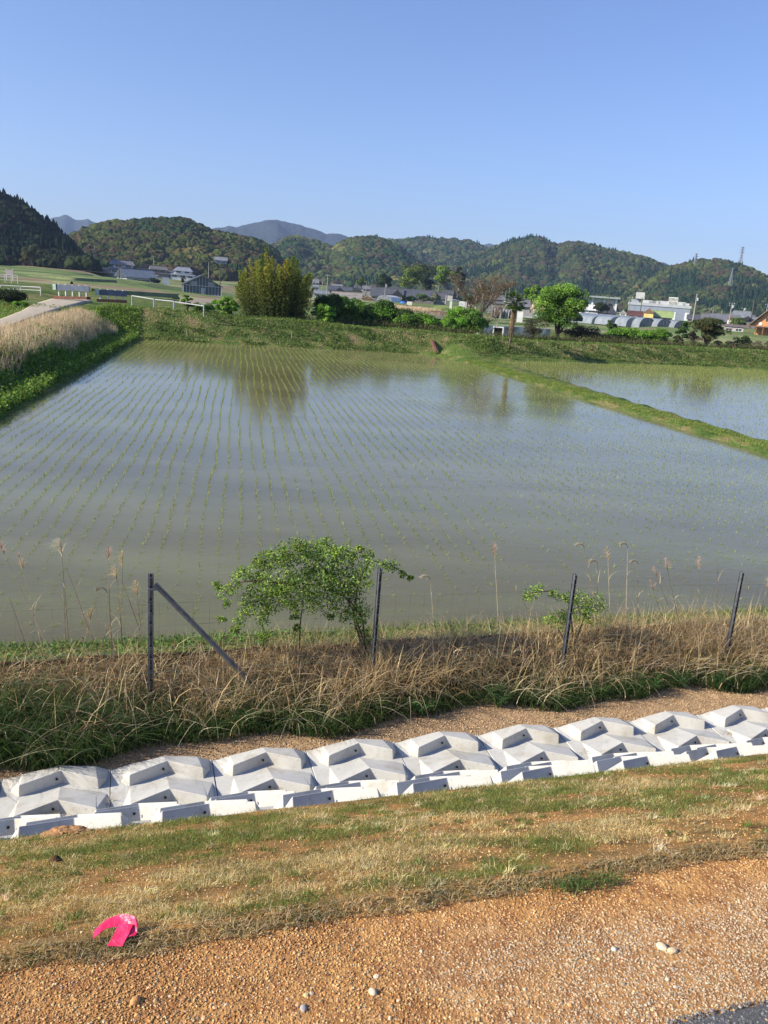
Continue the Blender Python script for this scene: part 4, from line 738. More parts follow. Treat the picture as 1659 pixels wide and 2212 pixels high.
# ---- pink tape: one strip folded into a loop
def ribbon(path, wdir, wd, mb, th=.0012):
    path = np.asarray(path, float); t = np.linspace(0, len(path)-1, 40); i = np.minimum(t.astype(int), len(path)-2); f = (t-i)[:, None]; p = path[i]*(1-f)+path[i+1]*f
    for _ in range(3): p[1:-1] = (p[:-2]+2*p[1:-1]+p[2:])/4
    wv = np.asarray(wdir, float); wv = wv[i]*(1-f)+wv[i+1]*f; wv /= np.linalg.norm(wv, axis=1)[:, None]
    u = np.linspace(-.5, .5, 5)[None, :, None]; tgt = np.gradient(p, axis=0); nrm = np.cross(tgt, wv); nrm /= np.linalg.norm(nrm, axis=1)[:, None]+1e-9
    q = p[:, None]+wv[:, None]*u*wd+nrm[:, None]*(np.sin(u*5+t[None, :, None].transpose(1, 0, 2)*2)*.0012)
    v, fc = gridmesh(q[..., 0], q[..., 1], q[..., 2]); mb.add(v, fc); q2 = q+nrm[:, None]*th; v, fc = gridmesh(q2[..., 0], q2[..., 1], q2[..., 2]); mb.add(v, fc[:, ::-1])
def pp(x, y, dz): return on_slope(x, y+9)+np.array([0, 0, dz*.42+.020])
root = empty('pink_tape', pp(250, 2030, 0), 0, 'bright pink marking tape folded in a loop on the turf', 'tape'); o0 = np.array(root.location)
mb = MB(); e = [pp(248, 2054, .026)-o0, pp(262, 2028, .024)-o0, pp(272, 2006, .026)-o0]; wv = (P(275, 2050, 2.1)-P(240, 2050, 2.1)); ribbon(e, [wv, wv, wv], .042, mb); mb.build('tail', 'pink', root)
mb = MB(); e = [pp(203, 2024, .006)-o0, pp(228, 2004, .02)-o0, pp(262, 1998, .03)-o0, pp(292, 2002, .026)-o0, pp(297, 2014, .014)-o0, pp(280, 2020, .012)-o0]
w1 = P(230, 1990, 2.1)-P(222, 2025, 2.1); ribbon(e, [w1, w1+[0, 0, .01], w1*.7+[0, 0, .03], w1*.4+[0, 0, .03], w1*.5+[0, 0, .02], w1], .034, mb); mb.build('folded_loop', 'pink', root)

# ================================================================== RICE
rdir = np.array([-.1836, .983]); rdir /= np.linalg.norm(rdir); rper = np.array([rdir[1], -rdir[0]])
def rice_points(poly, rowsp, psp, phase=0.):
    P_ = np.asarray(poly); a0 = (P_@rper).min(); a1 = (P_@rper).max(); b0 = (P_@rdir).min(); b1 = (P_@rdir).max()
    A, B = np.meshgrid(np.arange(a0, a1, rowsp), np.arange(b0, b1, psp), indexing='ij'); A = A+rng.normal(0, .012, A.shape)+.03*np.sin(B*.45+np.round(A/rowsp)*.9)+.035*(vnoise(B*.8, A*2, 3)-.5)*2; B = B+rng.normal(0, .03, B.shape)
    x = A*rper[0]+B*rdir[0]; y = A*rper[1]+B*rdir[1]; x, y = x.ravel(), y.ravel(); d = sdpoly(x, y, P_); k = d < -.35; return x[k], y[k]
def vis(x, y): # inside the view, with a margin
    q = np.stack([x, y, 0*x-CAMZ], 1); w_ = q@fv; px = 829.5+FPX*(q@rv)/w_; return (px > -120) & (px < 1780)
RC = [(.30, .36, .09), (.24, .31, .08), (.37, .40, .14), (.2, .27, .07)]
def tuft(mb, x, y, hm, wm, nb=5):
    n = len(x); X = np.repeat(x, nb)+rng.normal(0, .010, n*nb); Y = np.repeat(y, nb)+rng.normal(0, .010, n*nb); m = n*nb
    blades(mb, np.stack([X, Y, -.01+0*X], 1), np.repeat(hm, nb)*rng.uniform(.6, 1.1, m), wm*np.ones(m), rng.uniform(.1, 1.2, m), rng.uniform(0, 2*pi, m), pick(RC, (3, 3, 2, 1), m, .2, .08), 2)
x, y = rice_points(Mpoly, .30, .10); k = vis(x, y); x, y = x[k], y[k]; n_ = x*N[0]+y*N[1]; s_ = x*T[0]+y*T[1]
dist = np.hypot(x, y); pr = np.clip(.30+.65*sstep(9.6, 13, n_), 0, .95); pr *= 1-.5*sstep(.46, .62, fbm(x*.22, y*.22, 61)+.10*sstep(4, 9, s_)); pr *= 1-.6*sstep(18, 26, 20-s_*1.)*0
k = rng.uniform(0, 1, len(x)) < pr; x, y, dist, n_ = x[k], y[k], dist[k], n_[k]; o_ = np.argsort(dist); x, y, dist, n_ = x[o_], y[o_], dist[o_], n_[o_]
hh = rng.uniform(.045, .095, len(x))*(.85+.25*sstep(10, 17, n_))*(.8+.5*fbm(x*.15, y*.15, 66))
tm = []
for v_ in range(5): mb = MB(); tuft(mb, np.zeros(1), np.zeros(1), np.array([.10]), .006, 6); o = mb.build('rice_seedling', 'blade'); tm.append(o)
first = np.zeros(len(x), bool); q = np.stack([x, y, 0*x-CAMZ], 1); px_ = 829.5+FPX*(q@rv)/(q@fv); ii = [i for i in np.where((px_ > 15) & (px_ < 1640) & (n_ > 10.4))[0][:300]]; first[ii] = True
lab = 'small green rice seedling in the nearest rows of the flooded paddy'
for c_, i in enumerate(ii):
    if c_ < 5: o = tm[c_]
    else: o = tm[c_ % 5].copy(); COL.objects.link(o)
    o.location = (x[i], y[i], 0); f_ = hh[i]/.10; o.scale = (f_, f_, f_); o.rotation_euler = (0, 0, rng.uniform(0, 6)); tag(o, lab, 'rice seedling', 'rice seedlings in the nearest rows')
x, y, hh, dist = x[~first], y[~first], hh[~first], dist[~first]
mb = MB(); tuft(mb, x, y, hh*(1+.2*sstep(25, 60, dist)), .0068, 5); tag(mb.build('rice_rows', 'blade'), 'long rows of young rice in the main paddy', 'rice', None, 'stuff')
x, y = rice_points(Rpoly, .30, .18); k = vis(x, y) & (y < 90); x, y = x[k], y[k]; k = rng.uniform(0, 1, len(x)) < .45+.5*sstep(35, 55, y); x, y = x[k], y[k]
mb = MB(); tuft(mb, x, y, rng.uniform(.07, .13, len(x))*(1+.5*sstep(45, 60, y)), .009, 4); tag(mb.build('rice_rows', 'blade'), 'young rice growing in the right hand paddy', 'rice', None, 'stuff')

# ================================================================== BANK VEGETATION (stuff)
def gz(x, y): return ground(x, y)
def bankveg(name, n, samp, h0, h1, w0, w1, cols, pr, mat_, label, segs=2, lean=(.2, 1.3), keep=None, leafy_=0., tip=None):
    x, y = samp(n); k = vis(x, y)
    if keep is not None: k &= keep(x, y)
    x, y = x[k], y[k]; n = len(x); z = gz(x, y); mb = MB(); b = np.stack([x, y, z-.02], 1); hn = .6+.8*fbm(x*.7, y*.7, 31)
    c = pick(cols, pr, n, .2, .08); blades(mb, b, rng.uniform(h0, h1, n)*hn, rng.uniform(w0, w1, n), rng.uniform(*lean, n), rng.uniform(0, 2*pi, n), c, segs, tipcol=tip)
    if leafy_: m = int(n*leafy_); i = rng.integers(0, n, m); leaves(mb, b[i]+rng.uniform(0, 1, (m, 1))*[0, 0, h1*.8]+rng.normal(0, .05, (m, 3)), rng.uniform(.06, .16, m), c[rng.permutation(n)[:m] if m <= n else rng.integers(0, n, m)], .6, .6)
    return tag(mb.build(name, mat_), label, 'vegetation', None, 'stuff')
LG = [(.12, .22, .04), (.17, .28, .055), (.22, .33, .08), (.07, .14, .03)]
def dlf(x, y): return (x+16.94)*ln[0]+(y-55.33)*ln[1]
def samp_left(a, b, y0=8, y1=58):
    def f(n): t = rng.uniform(0, 1, n)**.8*(y1-y0)+y0; d = rng.uniform(a, b, n); bx = -16.94+(t-55.33)*(lv[0]/lv[1]); return bx+ln[0]*d, t+ln[1]*d
    return f
bankveg('bank_weeds', 60000, samp_left(.05, 2.9), .08, .26, .012, .035, LG, (3, 3, 2, 2), 'leaf', 'low leafy green weeds on the left bank', leafy_=1.)
RD = [(.68, .54, .34), (.56, .42, .25), (.78, .66, .46), (.38, .26, .15)]
def rdk(x, y): d = dlf(x, y); return (sdpoly(x, y, ROADP) > .1) & (d > .7+.9*fbm(x*.4, y*.4, 7)) & (d < 3.7) & (y < 55)
bankveg('dry_reeds', 38000, samp_left(1.0, 3.7, 14, 55), .22, .62, .008, .02, RD, (3, 2, 2, 1), 'straw', 'dense tan dead reeds on top of the left bank', 3, (.0, .5), rdk)
bankveg('roadside_grass', 16000, samp_left(4.5, 9.5, 14, 60), .08, .3, .015, .04, LG+[(.4, .34, .2)], (3, 3, 3, 1, .6), 'leaf', 'green grass along the dirt road', keep=lambda x, y: (fbm(x*.5, y*.5, 3) > .35) & (sdpoly(x, y, ROADP) > -.1))
def samp_far(q0, q1, x0=-32, x1=52):
    def f(n): x = rng.uniform(x0, x1, n); q = rng.uniform(q0, q1, n); return x, np.interp(x, XF, YF)+q/.93
    return f
def tanpatch(x, y): return fbm(x*.35, y*1.1, 45, 4)
bankveg('levee_weeds', 75000, samp_far(-.05, 4.2), .06, .2, .03, .07, [(.07, .13, .035), (.12, .19, .05), (.17, .25, .065), (.24, .25, .11)], (2, 3, 3, 1.8), 'leaf', 'rough green weeds on the far levee', leafy_=.7, keep=lambda x, y: (tanpatch(x, y) < .53) | ((x > 6) & (tanpatch(x, y) < .6)))
bankveg('levee_dead_grass', 17000, samp_far(.2, 3.2, -20, 34), .05, .16, .02, .05, [(.52, .38, .24), (.42, .28, .17)], (2, 1), 'straw', 'tan mown dead grass patches on the far levee', keep=lambda x, y: (tanpatch(x, y) > .50) & (tanpatch(x, y) < .75))
bankveg('levee_grass', 42000, samp_far(2.4, 7.0), .06, .18, .03, .06, [(.13, .22, .045), (.18, .27, .07), (.10, .18, .04)], (3, 2, 2), 'leaf', 'pale green grass along the levee crest')
def samp_bund(n):
    t = rng.uniform(0, 1, n)**.7; a = np.array([4.8, 56.5]); b = np.array([15.5, 12.0]); c = a+(b-a)*(1-t)[:, None]; wd = rng.uniform(-.1, .95, n)+0*n; pr_ = np.array([.973, .2286]); q = c+pr_*wd[:, None]; return q[:, 0], q[:, 1]
def onb(x, y): return (sdpoly(x, y, Mpoly) > -.03) & (sdpoly(x, y, Rpoly) > -.03)
bankveg('dividing_bund_grass', 34000, samp_bund, .04, .13, .008, .022, [(.13, .23, .04), (.20, .28, .06), (.27, .30, .08), (.30, .25, .12)], (3, 3, 2, 1), 'leaf', 'yellow green grass on the bund between the paddies', keep=onb)
def samp_ramp(n): return rng.uniform(-1, 9, n), rng.uniform(54, 67, n)
bankveg('ramp_grass', 14000, samp_ramp, .04, .13, .02, .05, [(.15, .24, .05), (.20, .27, .08), (.12, .2, .04)], (2, 1, 2), 'leaf', 'mown pale grass on the ramp between the paddies', keep=onb)

# ================================================================== MID-GROUND TREES, SHRUBS
def limb(mb, p0, p1, r0, r1, wob=.08, k=6, col=(1, 1, 1)):
    t = np.linspace(0, 1, 7)[:, None]; L = np.linalg.norm(np.array(p1)-p0); w_ = rng.normal(0, wob*L*.35, (7, 3))*np.sin(t*pi); mb.tube(np.array(p0)*(1-t)+np.array(p1)*t+w_, np.linspace(r0, r1, 7), k, col)
def tree(name, label, cat, x, yb, ytop, wpx, dist, cols, pr, nleaf, lsize, trunk=.25, nblob=26, flat_=.8, bark='bark', cx=0., gaps=.0, group=None, shape=None, limbs=7, crown_name='crown'):
    """crown spans wpx photo px wide, from ytop down to trunk fraction; base at photo (x, yb)"""
    p = spot(x, yb, dist, False); H_ = (yb-ytop)*dist/FPX*1.03; W_ = wpx*dist/FPX*.5; root = empty(name, p, 0, label, cat, group)
    tb = MB(); z0 = trunk*H_; tops = []
    limb(tb, (0, 0, -.6), (cx*W_*.3, 0, z0+.1*H_), .045*H_**.8+.02, .03*H_**.8, .04, 8)
    lf = MB(); per = nleaf//nblob
    for i in range(nblob):
        for _ in range(30):
            q = rng.uniform(-1, 1, 3)
            if shape is not None:
                if shape(q): break
            elif (q**2).sum() < 1: break
        c = np.array([q[0]*W_*.8+cx*W_*.3, q[1]*W_*.65, z0+(H_-z0)*(.5+.40*q[2])]); r_ = W_*rng.uniform(.22, .38); m = int(per*rng.uniform(.6, 1.4)); d = rng.normal(size=(m, 3)); d /= np.linalg.norm(d, axis=1)[:, None]; d[:, 2] = np.where(d[:, 2] < -.3, -d[:, 2]*.5, d[:, 2])
        pt = c+d*(r_*rng.uniform(.5, 1.08, m)**.6)[:, None]*[1, 1, flat_]; base = pick(cols, pr, 1, .12, .05)[0]
        leaves(lf, pt, rng.uniform(.6, 1.3, m)*lsize, vary(base, m, .3, .08), .65, .4, d, .45)
        if i < limbs*2: limb(tb, (cx*W_*.2*rng.uniform(0, 1), 0, z0*rng.uniform(.5, 1.1)), c, .018*H_**.8+.008, .006, .15, 5)
    tb.build('trunk', bark, root); lf.build(crown_name, 'leaf', root); return root
GY = [(.14, .30, .035), (.20, .36, .05), (.09, .20, .03)]; GD = [(.05, .10, .025), (.08, .16, .03), (.12, .22, .04)]
# bamboo grove
def bamboo():
    p = spot(590, 700, 67, False); root = empty('bamboo_grove', p, 0, 'tall golden green bamboo clump on the levee behind the paddy', 'bamboo'); cu = MB(); lf = MB(); H_ = 154*67/FPX; W_ = 100*67/FPX
    n = 95
    for i in range(n):
        a = rng.uniform(0, 2*pi); r = rng.uniform(0, 1)**.6; bx, by = cos(a)*r*W_*.62, sin(a)*r*W_*.45; u_ = bx/W_; top = np.interp(u_, [-.66, -.35, -.15, 0, .15, .3, .45, .62], [.62, .84, 1., .9, .93, .9, .8, .6])*H_*rng.uniform(.66, 1.06)
        lx, ly = u_*W_*.42+rng.normal(0, .12), by*.3+rng.normal(0, .1); t = np.linspace(0, 1, 8)[:, None]; pts = np.concatenate([bx+lx*t**1.8, by+ly*t**1.8, t*top], 1); pts[:, 2] -= .3; cu.tube(pts, np.linspace(.035, .008, 8), 5, (.16, .17, .05))
        m = 560; tt = rng.uniform(.06, 1, m)**.7; ii_ = tt*7; i0 = np.minimum(ii_.astype(int), 6); f = (ii_-i0)[:, None]; c = pts[i0]*(1-f)+pts[i0+1]*f
        sp = .40*np.sin(np.clip(tt, .05, .97)*pi)**.9+.05; d = rng.normal(size=(m, 3))*[1, 1, .55]; c = c+d*sp[:, None]*.62; yl = np.clip((tt-.3)*1.3, 0, 1)[:, None]
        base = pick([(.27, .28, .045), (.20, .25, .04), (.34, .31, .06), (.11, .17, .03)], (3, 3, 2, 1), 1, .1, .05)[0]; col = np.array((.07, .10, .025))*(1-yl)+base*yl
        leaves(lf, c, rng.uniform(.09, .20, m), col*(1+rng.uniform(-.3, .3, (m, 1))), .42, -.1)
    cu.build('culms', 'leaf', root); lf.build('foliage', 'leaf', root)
bamboo()
tree('vine_shrub', 'bright green vine covered shrub at the left foot of the bamboo', 'shrub', 487, 684, 643, 56, 63, GY, (3, 3, 1), 6000, .13, .0, 16)
tree('vine_shrub', 'bright yellow green climber standing alone left of the bamboo by the pipe rail', 'shrub', 405, 672, 636, 26, 62, GY, (3, 3, 1), 2400, .11, .1, 10)
tree('shrub', 'low green bush under the long pipe rail left of the bamboo', 'shrub', 440, 675, 658, 50, 62, GY+GD[:1], (2, 2, 1, 1), 2400, .1, .0, 10)
for args in [((715, 705, 640, 70, 69), 'large dark leafed bush touching the right side of the bamboo', GD), ((700, 700, 655, 34, 66), 'small bright bush at the lower right corner of the bamboo', GY), ((765, 714, 655, 74, 70), 'big bush with lit yellow green top, second right of the bamboo', GY[2:]+GD[1:]), ((815, 716, 652, 70, 72), 'wide rounded bush, third right of the bamboo', GY+GD[:1]), ((862, 718, 672, 50, 73), 'dark low bush between the third bush and the stream field', GD), ((895, 722, 678, 74, 71), 'low bush with vivid green crest in front of the pale flooded field', GY+GD), ((925, 722, 690, 40, 71), 'small dark green bush right behind the levee ramp', GD), ((968, 724, 690, 44, 71), 'brightest lime green bush beside the bare tree', GY[:2]), ((1005, 725, 668, 72, 72), 'tall dark and green vine draped bush left of the bare tree', GY+GD)]:
    (x, yb, yt, wp, ds), lb, cs = args; tree('bush', lb, 'bush', x, yb+6, yt-2, wp*1.35, ds, cs, [1]*len(cs), int(wp*290), .15, .0, 36, .9)
# bare tree with white limbs
def bare_tree():
    d0 = 75; p = spot(1040, 728, d0, False); root = empty('bare_tree', p, 0, 'leafless spreading tree with pale limbs and brown twigs behind the levee', 'tree'); tb = MB(); tw = MB(); lf = MB()
    def w(x, y, dy=0.): q = D(x, y, d0+dy)-p; return q
    def br(pts, r0, r1, mb_, k=6):
        pts = np.array(pts); t = np.linspace(0, len(pts)-1, len(pts)*4); i = np.minimum(t.astype(int), len(pts)-2); f = (t-i)[:, None]; q = pts[i]*(1-f)+pts[i+1]*f+rng.normal(0, .02, (len(t), 3)); mb_.tube(q, np.linspace(r0, r1, len(t)), k); return q
    L = [[w(1040, 735), w(1040, 700), w(1042, 676), w(1058, 652, .4), (w(1066, 634, .8)), w(1082, 622, 1.2), w(1108, 618, 1.5)], [w(1040, 700), w(1030, 690, -.5), w(1018, 670, -.8), w(1010, 650, -1), w(995, 632, -1.3), w(978, 603, -1.5)],
         [w(1042, 676), w(1050, 664, 1), w(1066, 650, 1.5), w(1080, 636, 2), w(1098, 622, 2)], [w(1041, 690), w(1028, 664, .8), w(1030, 640, 1), w(1022, 620, 1)], [w(1041, 690), w(1040, 660, -1), w(1044, 636, -1.5), w(1036, 612, -1.5)], [w(1043, 672), w(1050, 640, -.6), w(1060, 618, -1), w(1072, 606, -1.2)],
         [w(1040, 705), w(1052, 698, -1), w(1070, 684, -1.6), w(1082, 668, -2)]]
    ends = []
    for i, l in enumerate(L):
        q = br(l, .15 if i == 0 else .085, .02, tb); ends += [q[j] for j in range(len(q)//3, len(q))]
    tb.build('trunk', 'palebark', root)
    for e in ends:
        for _ in range(7):
            dr = rng.normal(0, 1, 3); dr[2] = abs(dr[2])*.9+.3; dr /= np.linalg.norm(dr); tip = e+dr*rng.uniform(.4, 1.15); mid = (e+tip)/2+rng.normal(0, .08, 3); tw.tube(np.array([e, mid, tip]), [.016, .010, .005], 3, (.22, .155, .10))
            for _ in range(2): tw.tube(np.array([mid, mid+rng.normal(0, .22, 3)+[0, 0, .15]]), [.008, .004], 3, (.24, .16, .10))
    tw.build('twigs', 'straw', root)
    n = 2600; e = np.array(ends)[rng.integers(0, len(ends), n)]; leaves(lf, e+rng.normal(0, .45, (n, 3)), rng.uniform(.05, .11, n), pick([(.17, .12, .06), (.10, .14, .04)], (2, 1), n), .6); lf.build('buds', 'leaf', root)
    r2 = empty('fallen_branch', spot(1075, 700, 72, False), 0, 'pale broken branch lying below the bare tree', 'branch'); b = MB(); o = np.array(r2.location)
    for l in ([(1056, 722), (1075, 700), (1083, 676)], [(1060, 700), (1090, 693)], [(1044, 724), (1052, 712), (1062, 706)]): br([D(x, y, 72)-o for x, y in l], .035, .012, b)
    b.build('pale_branches', 'palebark', r2)
bare_tree()
# palm
def palm():
    p = hit(1099, 752); d0 = hypot(p[0], p[1]); root = empty('windmill_palm', p, 0, 'shaggy fan palm with dead hanging fronds on the levee slope', 'palm'); k = d0/FPX
    H_ = 90*k; tb = MB(); t = np.linspace(0, 1, 16)[:, None]; pts = np.concatenate([.04*np.sin(t*4)+t*.10, 0*t, t*H_-.1*(1-t)], 1); tb.tube(pts, .07+.05*(t[:, 0] > .35)+.015*np.sin(t[:, 0]*40), 9); tb.build('trunk', 'bark', root)
    dm = MB(); n = 1500; tt = rng.uniform(.45, .97, n); b = np.stack([.10*tt, 0*tt, tt*H_], 1)+rng.normal(0, .06, (n, 3))*[1, 1, .3]; ang = rng.uniform(0, 2*pi, n)
    L = rng.uniform(.3, .75, n); out = np.stack([np.cos(ang), np.sin(ang), 0*ang], 1); e = b+out*(.06+.22*(tt-.4))[:, None]-np.stack([0*L, 0*L, L], 1); sd = np.stack([-np.sin(ang), np.cos(ang), 0*ang], 1)*.018
    dm.add(np.stack([b-sd, b+sd, e], 1).reshape(-1, 3), np.arange(n)[:, None]*3+np.array([[0, 1, 2]]), np.repeat(pick([(.36, .25, .14), (.28, .19, .11), (.42, .32, .2)], (2, 2, 1), n), 3, 0)); dm.build('dead_fronds', 'straw', root)
    fr = MB(); top = np.array([.10, 0, H_])
    for i in range(80):
        a = rng.uniform(0, 2*pi); el = rng.uniform(-.5, 1.2); d = np.array([cos(a)*cos(el), sin(a)*cos(el), sin(el)]); L = rng.uniform(.4, .8); hub = top+d*L; fr.tube(np.array([top, hub]), [.012, .008], 4, (.12, .15, .05))
        x_ = np.cross(d, [0, 0, 1.]); x_ /= np.linalg.norm(x_)
        for q in np.linspace(-1.35, 1.35, 15):
            v = d*cos(q)+x_*sin(q)+np.array([0, 0, -.12]); e = hub+v*rng.uniform(.34, .46)-np.array([0, 0, .05*abs(q)]); nn_ = np.cross(v, [0, 0, 1.]); nn_ /= np.linalg.norm(nn_)+1e-9; fr.add([hub-nn_*.01, (hub+e)/2-nn_*.034, e+(e-hub)*.25, (hub+e)/2+nn_*.034], [[0, 1, 2, 3]], vary((.09, .15, .035), 1, .35)[0])
    fr.build('fan_leaves', 'leaf', root)
palm()
# right-hand trees
tree('leafy_tree', 'large bright spring green tree behind the palm', 'tree', 1203, 731, 620, 122, 80, [(.17, .32, .04), (.12, .24, .035), (.22, .37, .06), (.06, .12, .025)], (3, 3, 2, 2), 23000, .16, .08, 60, .85, cx=.1)
tree('leafy_tree', 'round yellow green tree standing further back behind the palm', 'tree', 1146, 668, 620, 46, 150, [(.14, .26, .045), (.18, .3, .06)], (1, 1), 6000, .32, .25, 20)
tree('flowering_bush', 'bush covered in white blossom left of the bright spring green tree', 'bush', 1164, 682, 654, 44, 110, [(.75, .70, .58), (.8, .74, .62), (.2, .24, .1)], (3, 2, 1), 3800, .18, .1, 16)
tree('brown_shrub', 'thin half bare shrub with brown twigs under the bright spring green tree', 'shrub', 1150, 735, 690, 70, 78, [(.12, .12, .05), (.16, .13, .07)], (1, 1), 2600, .1, .1, 18)
tree('brown_shrub', 'dark tangled scrub right of the palm foot', 'shrub', 1250, 742, 705, 90, 82, [(.06, .06, .035), (.09, .08, .05)], (1, 1), 6000, .12, .0, 22, .7)
tree('hedge_bush', 'long bright green hedge bush, left half, in front of the plastic greenhouses', 'bush', 1345, 744, 708, 76, 88, GY+[(.11, .19, .04)], (2, 2, 1, 1), 11000, .15, .0, 26, .8)
tree('hedge_bush', 'long green hedge bush, right half, in front of the plastic greenhouses', 'bush', 1410, 748, 712, 78, 88, GY[:1]+GD[1:], (2, 1, 1), 10000, .15, .0, 26, .8)
tree('shrub', 'small round shrub before the long greenhouse', 'shrub', 1317, 722, 692, 30, 100, [(.10, .17, .04), (.07, .12, .03)], (1, 1), 2600, .15, .1, 12)
tree('brown_shrub', 'purple brown scrub under the hedge bush', 'shrub', 1300, 748, 722, 90, 84, [(.08, .06, .045), (.12, .09, .06)], (1, 1), 5000, .1, .0, 22, .6)
tree('conical_tree', 'dark columnar evergreen between the hedge and the brown leaved tree', 'tree', 1468, 755, 697, 32, 90, [(.04, .09, .02), (.09, .17, .035)], (2, 1), 6500, .13, .0, 26, shape=lambda q: abs(q[0]) < .8 and abs(q[1]) < .8)
tree('brown_leaved_tree', 'spreading olive brown tree with visible stems on the right bank', 'tree', 1522, 757, 692, 84, 92, [(.085, .10, .035), (.12, .11, .045), (.06, .085, .025)], (2, 1, 1), 11000, .13, .2, 34, .7, cx=.25, limbs=14)
tree('brown_shrub', 'loose reddish brown shrub leaning left of the olive brown tree', 'shrub', 1496, 755, 715, 30, 91, [(.16, .11, .07), (.2, .14, .09)], (1, 1), 1800, .1, .1, 14, limbs=10)
tree('shrub', 'rounded dark shrub right of the olive brown tree', 'shrub', 1600, 762, 728, 44, 95, [(.05, .08, .025), (.09, .11, .04)], (1, 1), 4200, .12, .05, 18, limbs=8)
tree('shrub', 'grey green low shrub between the two dark trees at right', 'shrub', 1560, 758, 738, 50, 94, [(.14, .17, .09), (.17, .17, .1)], (1, 1), 3400, .1, .0, 18, .6)
tree('shrub', 'tan scrubby bush at the right picture edge', 'shrub', 1650, 765, 735, 50, 96, [(.18, .16, .09), (.1, .13, .05)], (1, 1), 3400, .1, .0, 18, .6)
# left: bush coloured near black for the hollow's shade, round trees by the warehouse
tree('shade_dark_bush', 'bush at the left edge coloured near black for the shade of the hollow', 'bush', 15, 661, 636, 96, 64, [(.02, .035, .012)], (1,), 7000, .12, .0, 22, .7)
tree('vine_shrub', 'lime green shrub beside the dirt road at the left edge', 'shrub', 45, 665, 653, 34, 60, GY, (1, 1, 1), 3000, .09, .0, 12, .7)
tree('round_tree', 'dark round clipped tree beside the blue grey warehouse', 'tree', 336, 617, 599, 24, 290, [(.03, .05, .018)], (1,), 1600, .45, .05, 12)
tree('conical_tree', 'small dark cone shaped tree left of the glasshouse', 'tree', 396, 616, 597, 11, 260, [(.07, .05, .03)], (1,), 900, .35, .05, 10)
tree('round_tree', 'pale grey green tree in front of the shaded left hill', 'tree', 70, 574, 533, 40, 330, [(.12, .13, .07), (.08, .1, .045)], (1, 1), 3600, .7, .1, 18, .9)
tree('round_tree', 'second pale tree beside the shaded left hill houses', 'tree', 52, 575, 545, 24, 335, [(.10, .11, .055)], (1,), 1800, .6, .1, 12)
tree('round_tree', 'low green bush behind the lane at the foot of the dark hill', 'bush', 92, 578, 571, 24, 340, [(.07, .10, .03)], (1,), 1000, .6, 0, 10, .6)
for i, (x, yb, yt, wp, ds, cs, lb) in enumerate([(885, 632, 582, 66, 370, [(.16, .22, .04), (.12, .18, .035)], 'large rounded yellow green camphor tree above the village'), (958, 622, 574, 44, 365, [(.20, .30, .04), (.15, .24, .035)], 'brightest lime green tree above the village'), (918, 632, 590, 40, 380, [(.03, .055, .02)], 'dark evergreen between the camphor and the lime green tree'), (988, 640, 573, 30, 360, [(.05, .06, .025), (.07, .06, .03)], 'tall brownish dark tree right of the lime green tree'), (905, 600, 574, 80, 420, [(.06, .09, .03), (.09, .1, .04)], 'wide dull green tree mass behind the camphor tree'), (830, 628, 593, 34, 400, [(.05, .09, .025)], 'mid green round tree left of the camphor tree'), (780, 620, 602, 26, 420, [(.09, .15, .03)], 'small bright round tree above the grey roofs'), (940, 655, 632, 22, 330, [(.26, .28, .18)], 'pale silvery shrub before the long village roof'), (912, 652, 638, 30, 330, [(.2, .22, .14), (.1, .16, .05)], 'greyish flowering shrub below the long village roof'), (868, 650, 638, 18, 335, [(.16, .28, .05)], 'small bright shrub beside the arched shed'), (888, 652, 640, 18, 335, [(.07, .13, .035)], 'small dark shrub next to the bright shrub by the arched shed')]):
    tree('village_tree', lb, 'tree', x, yb, yt, wp, ds, cs, [1]*len(cs), int(900+wp*38), ds*.0021, .05, 18, .95)
for i, (x, yb, yt, wp, ds, cs, lb) in enumerate([(1040, 655, 622, 40, 300, [(.06, .09, .03)], 'dark tree seen through the bare tree'), (1010, 660, 636, 36, 300, [(.09, .13, .04)], 'green shrub left of the white frame shed'), (1300, 676, 656, 40, 300, [(.05, .06, .025)], 'dark clipped tree in front of the long arched building'), (1530, 690, 668, 26, 420, [(.22, .24, .17)], 'pale budding tree left of the right hand village'), (1592, 707, 690, 30, 300, [(.12, .18, .05)], 'green garden tree before the wooden gabled house'), (1500, 712, 700, 40, 240, [(.14, .2, .06)], 'low bright shrub row right of the greenhouses'), (1240, 695, 680, 40, 200, [(.08, .1, .04)], 'dark shrub left of the long greenhouse')]):
    tree('village_tree', lb, 'tree', x, yb, yt, wp, ds, cs, [1]*len(cs), int(900+wp*38), ds*.0021, .05, 16, .95)
def samp_px(x0, x1, d0, d1):
    def f(n):
        a = rng.uniform(0, 1, n); dd = rng.uniform(d0, d1, n); pA = D(x0, 700, 1); pB = D(x1, 700, 1); az = atan2(pA[0], pA[1])*(1-a)+atan2(pB[0], pB[1])*a; return dd*np.sin(az), dd*np.cos(az)
    return f
def farveg(name, n, x0, x1, d0, d1, h, w_, cols, pr, m, label):
    x, y = samp_px(x0, x1, d0, d1)(n); mb = MB(); z = zplain(x, y); blades(mb, np.stack([x, y, z-.1], 1), rng.uniform(.5, 1, n)*h, w_, rng.uniform(0, .5, n), rng.uniform(0, 6.28, n), pick(cols, pr, n), 2); tag(mb.build(name, m), label, 'vegetation', None, 'stuff')
farveg('dry_reeds', 9000, 825, 950, 205, 222, 2.2, .10, RD, (1, 1, 1, 1), 'straw', 'tan reed bed between the stream bushes and the village')
farveg('dry_reeds', 3500, 940, 975, 215, 240, 1.8, .10, RD+[(.1, .16, .05)], (1, 1, 1, 1, 1), 'straw', 'thinner tan reeds by the grassy mound')
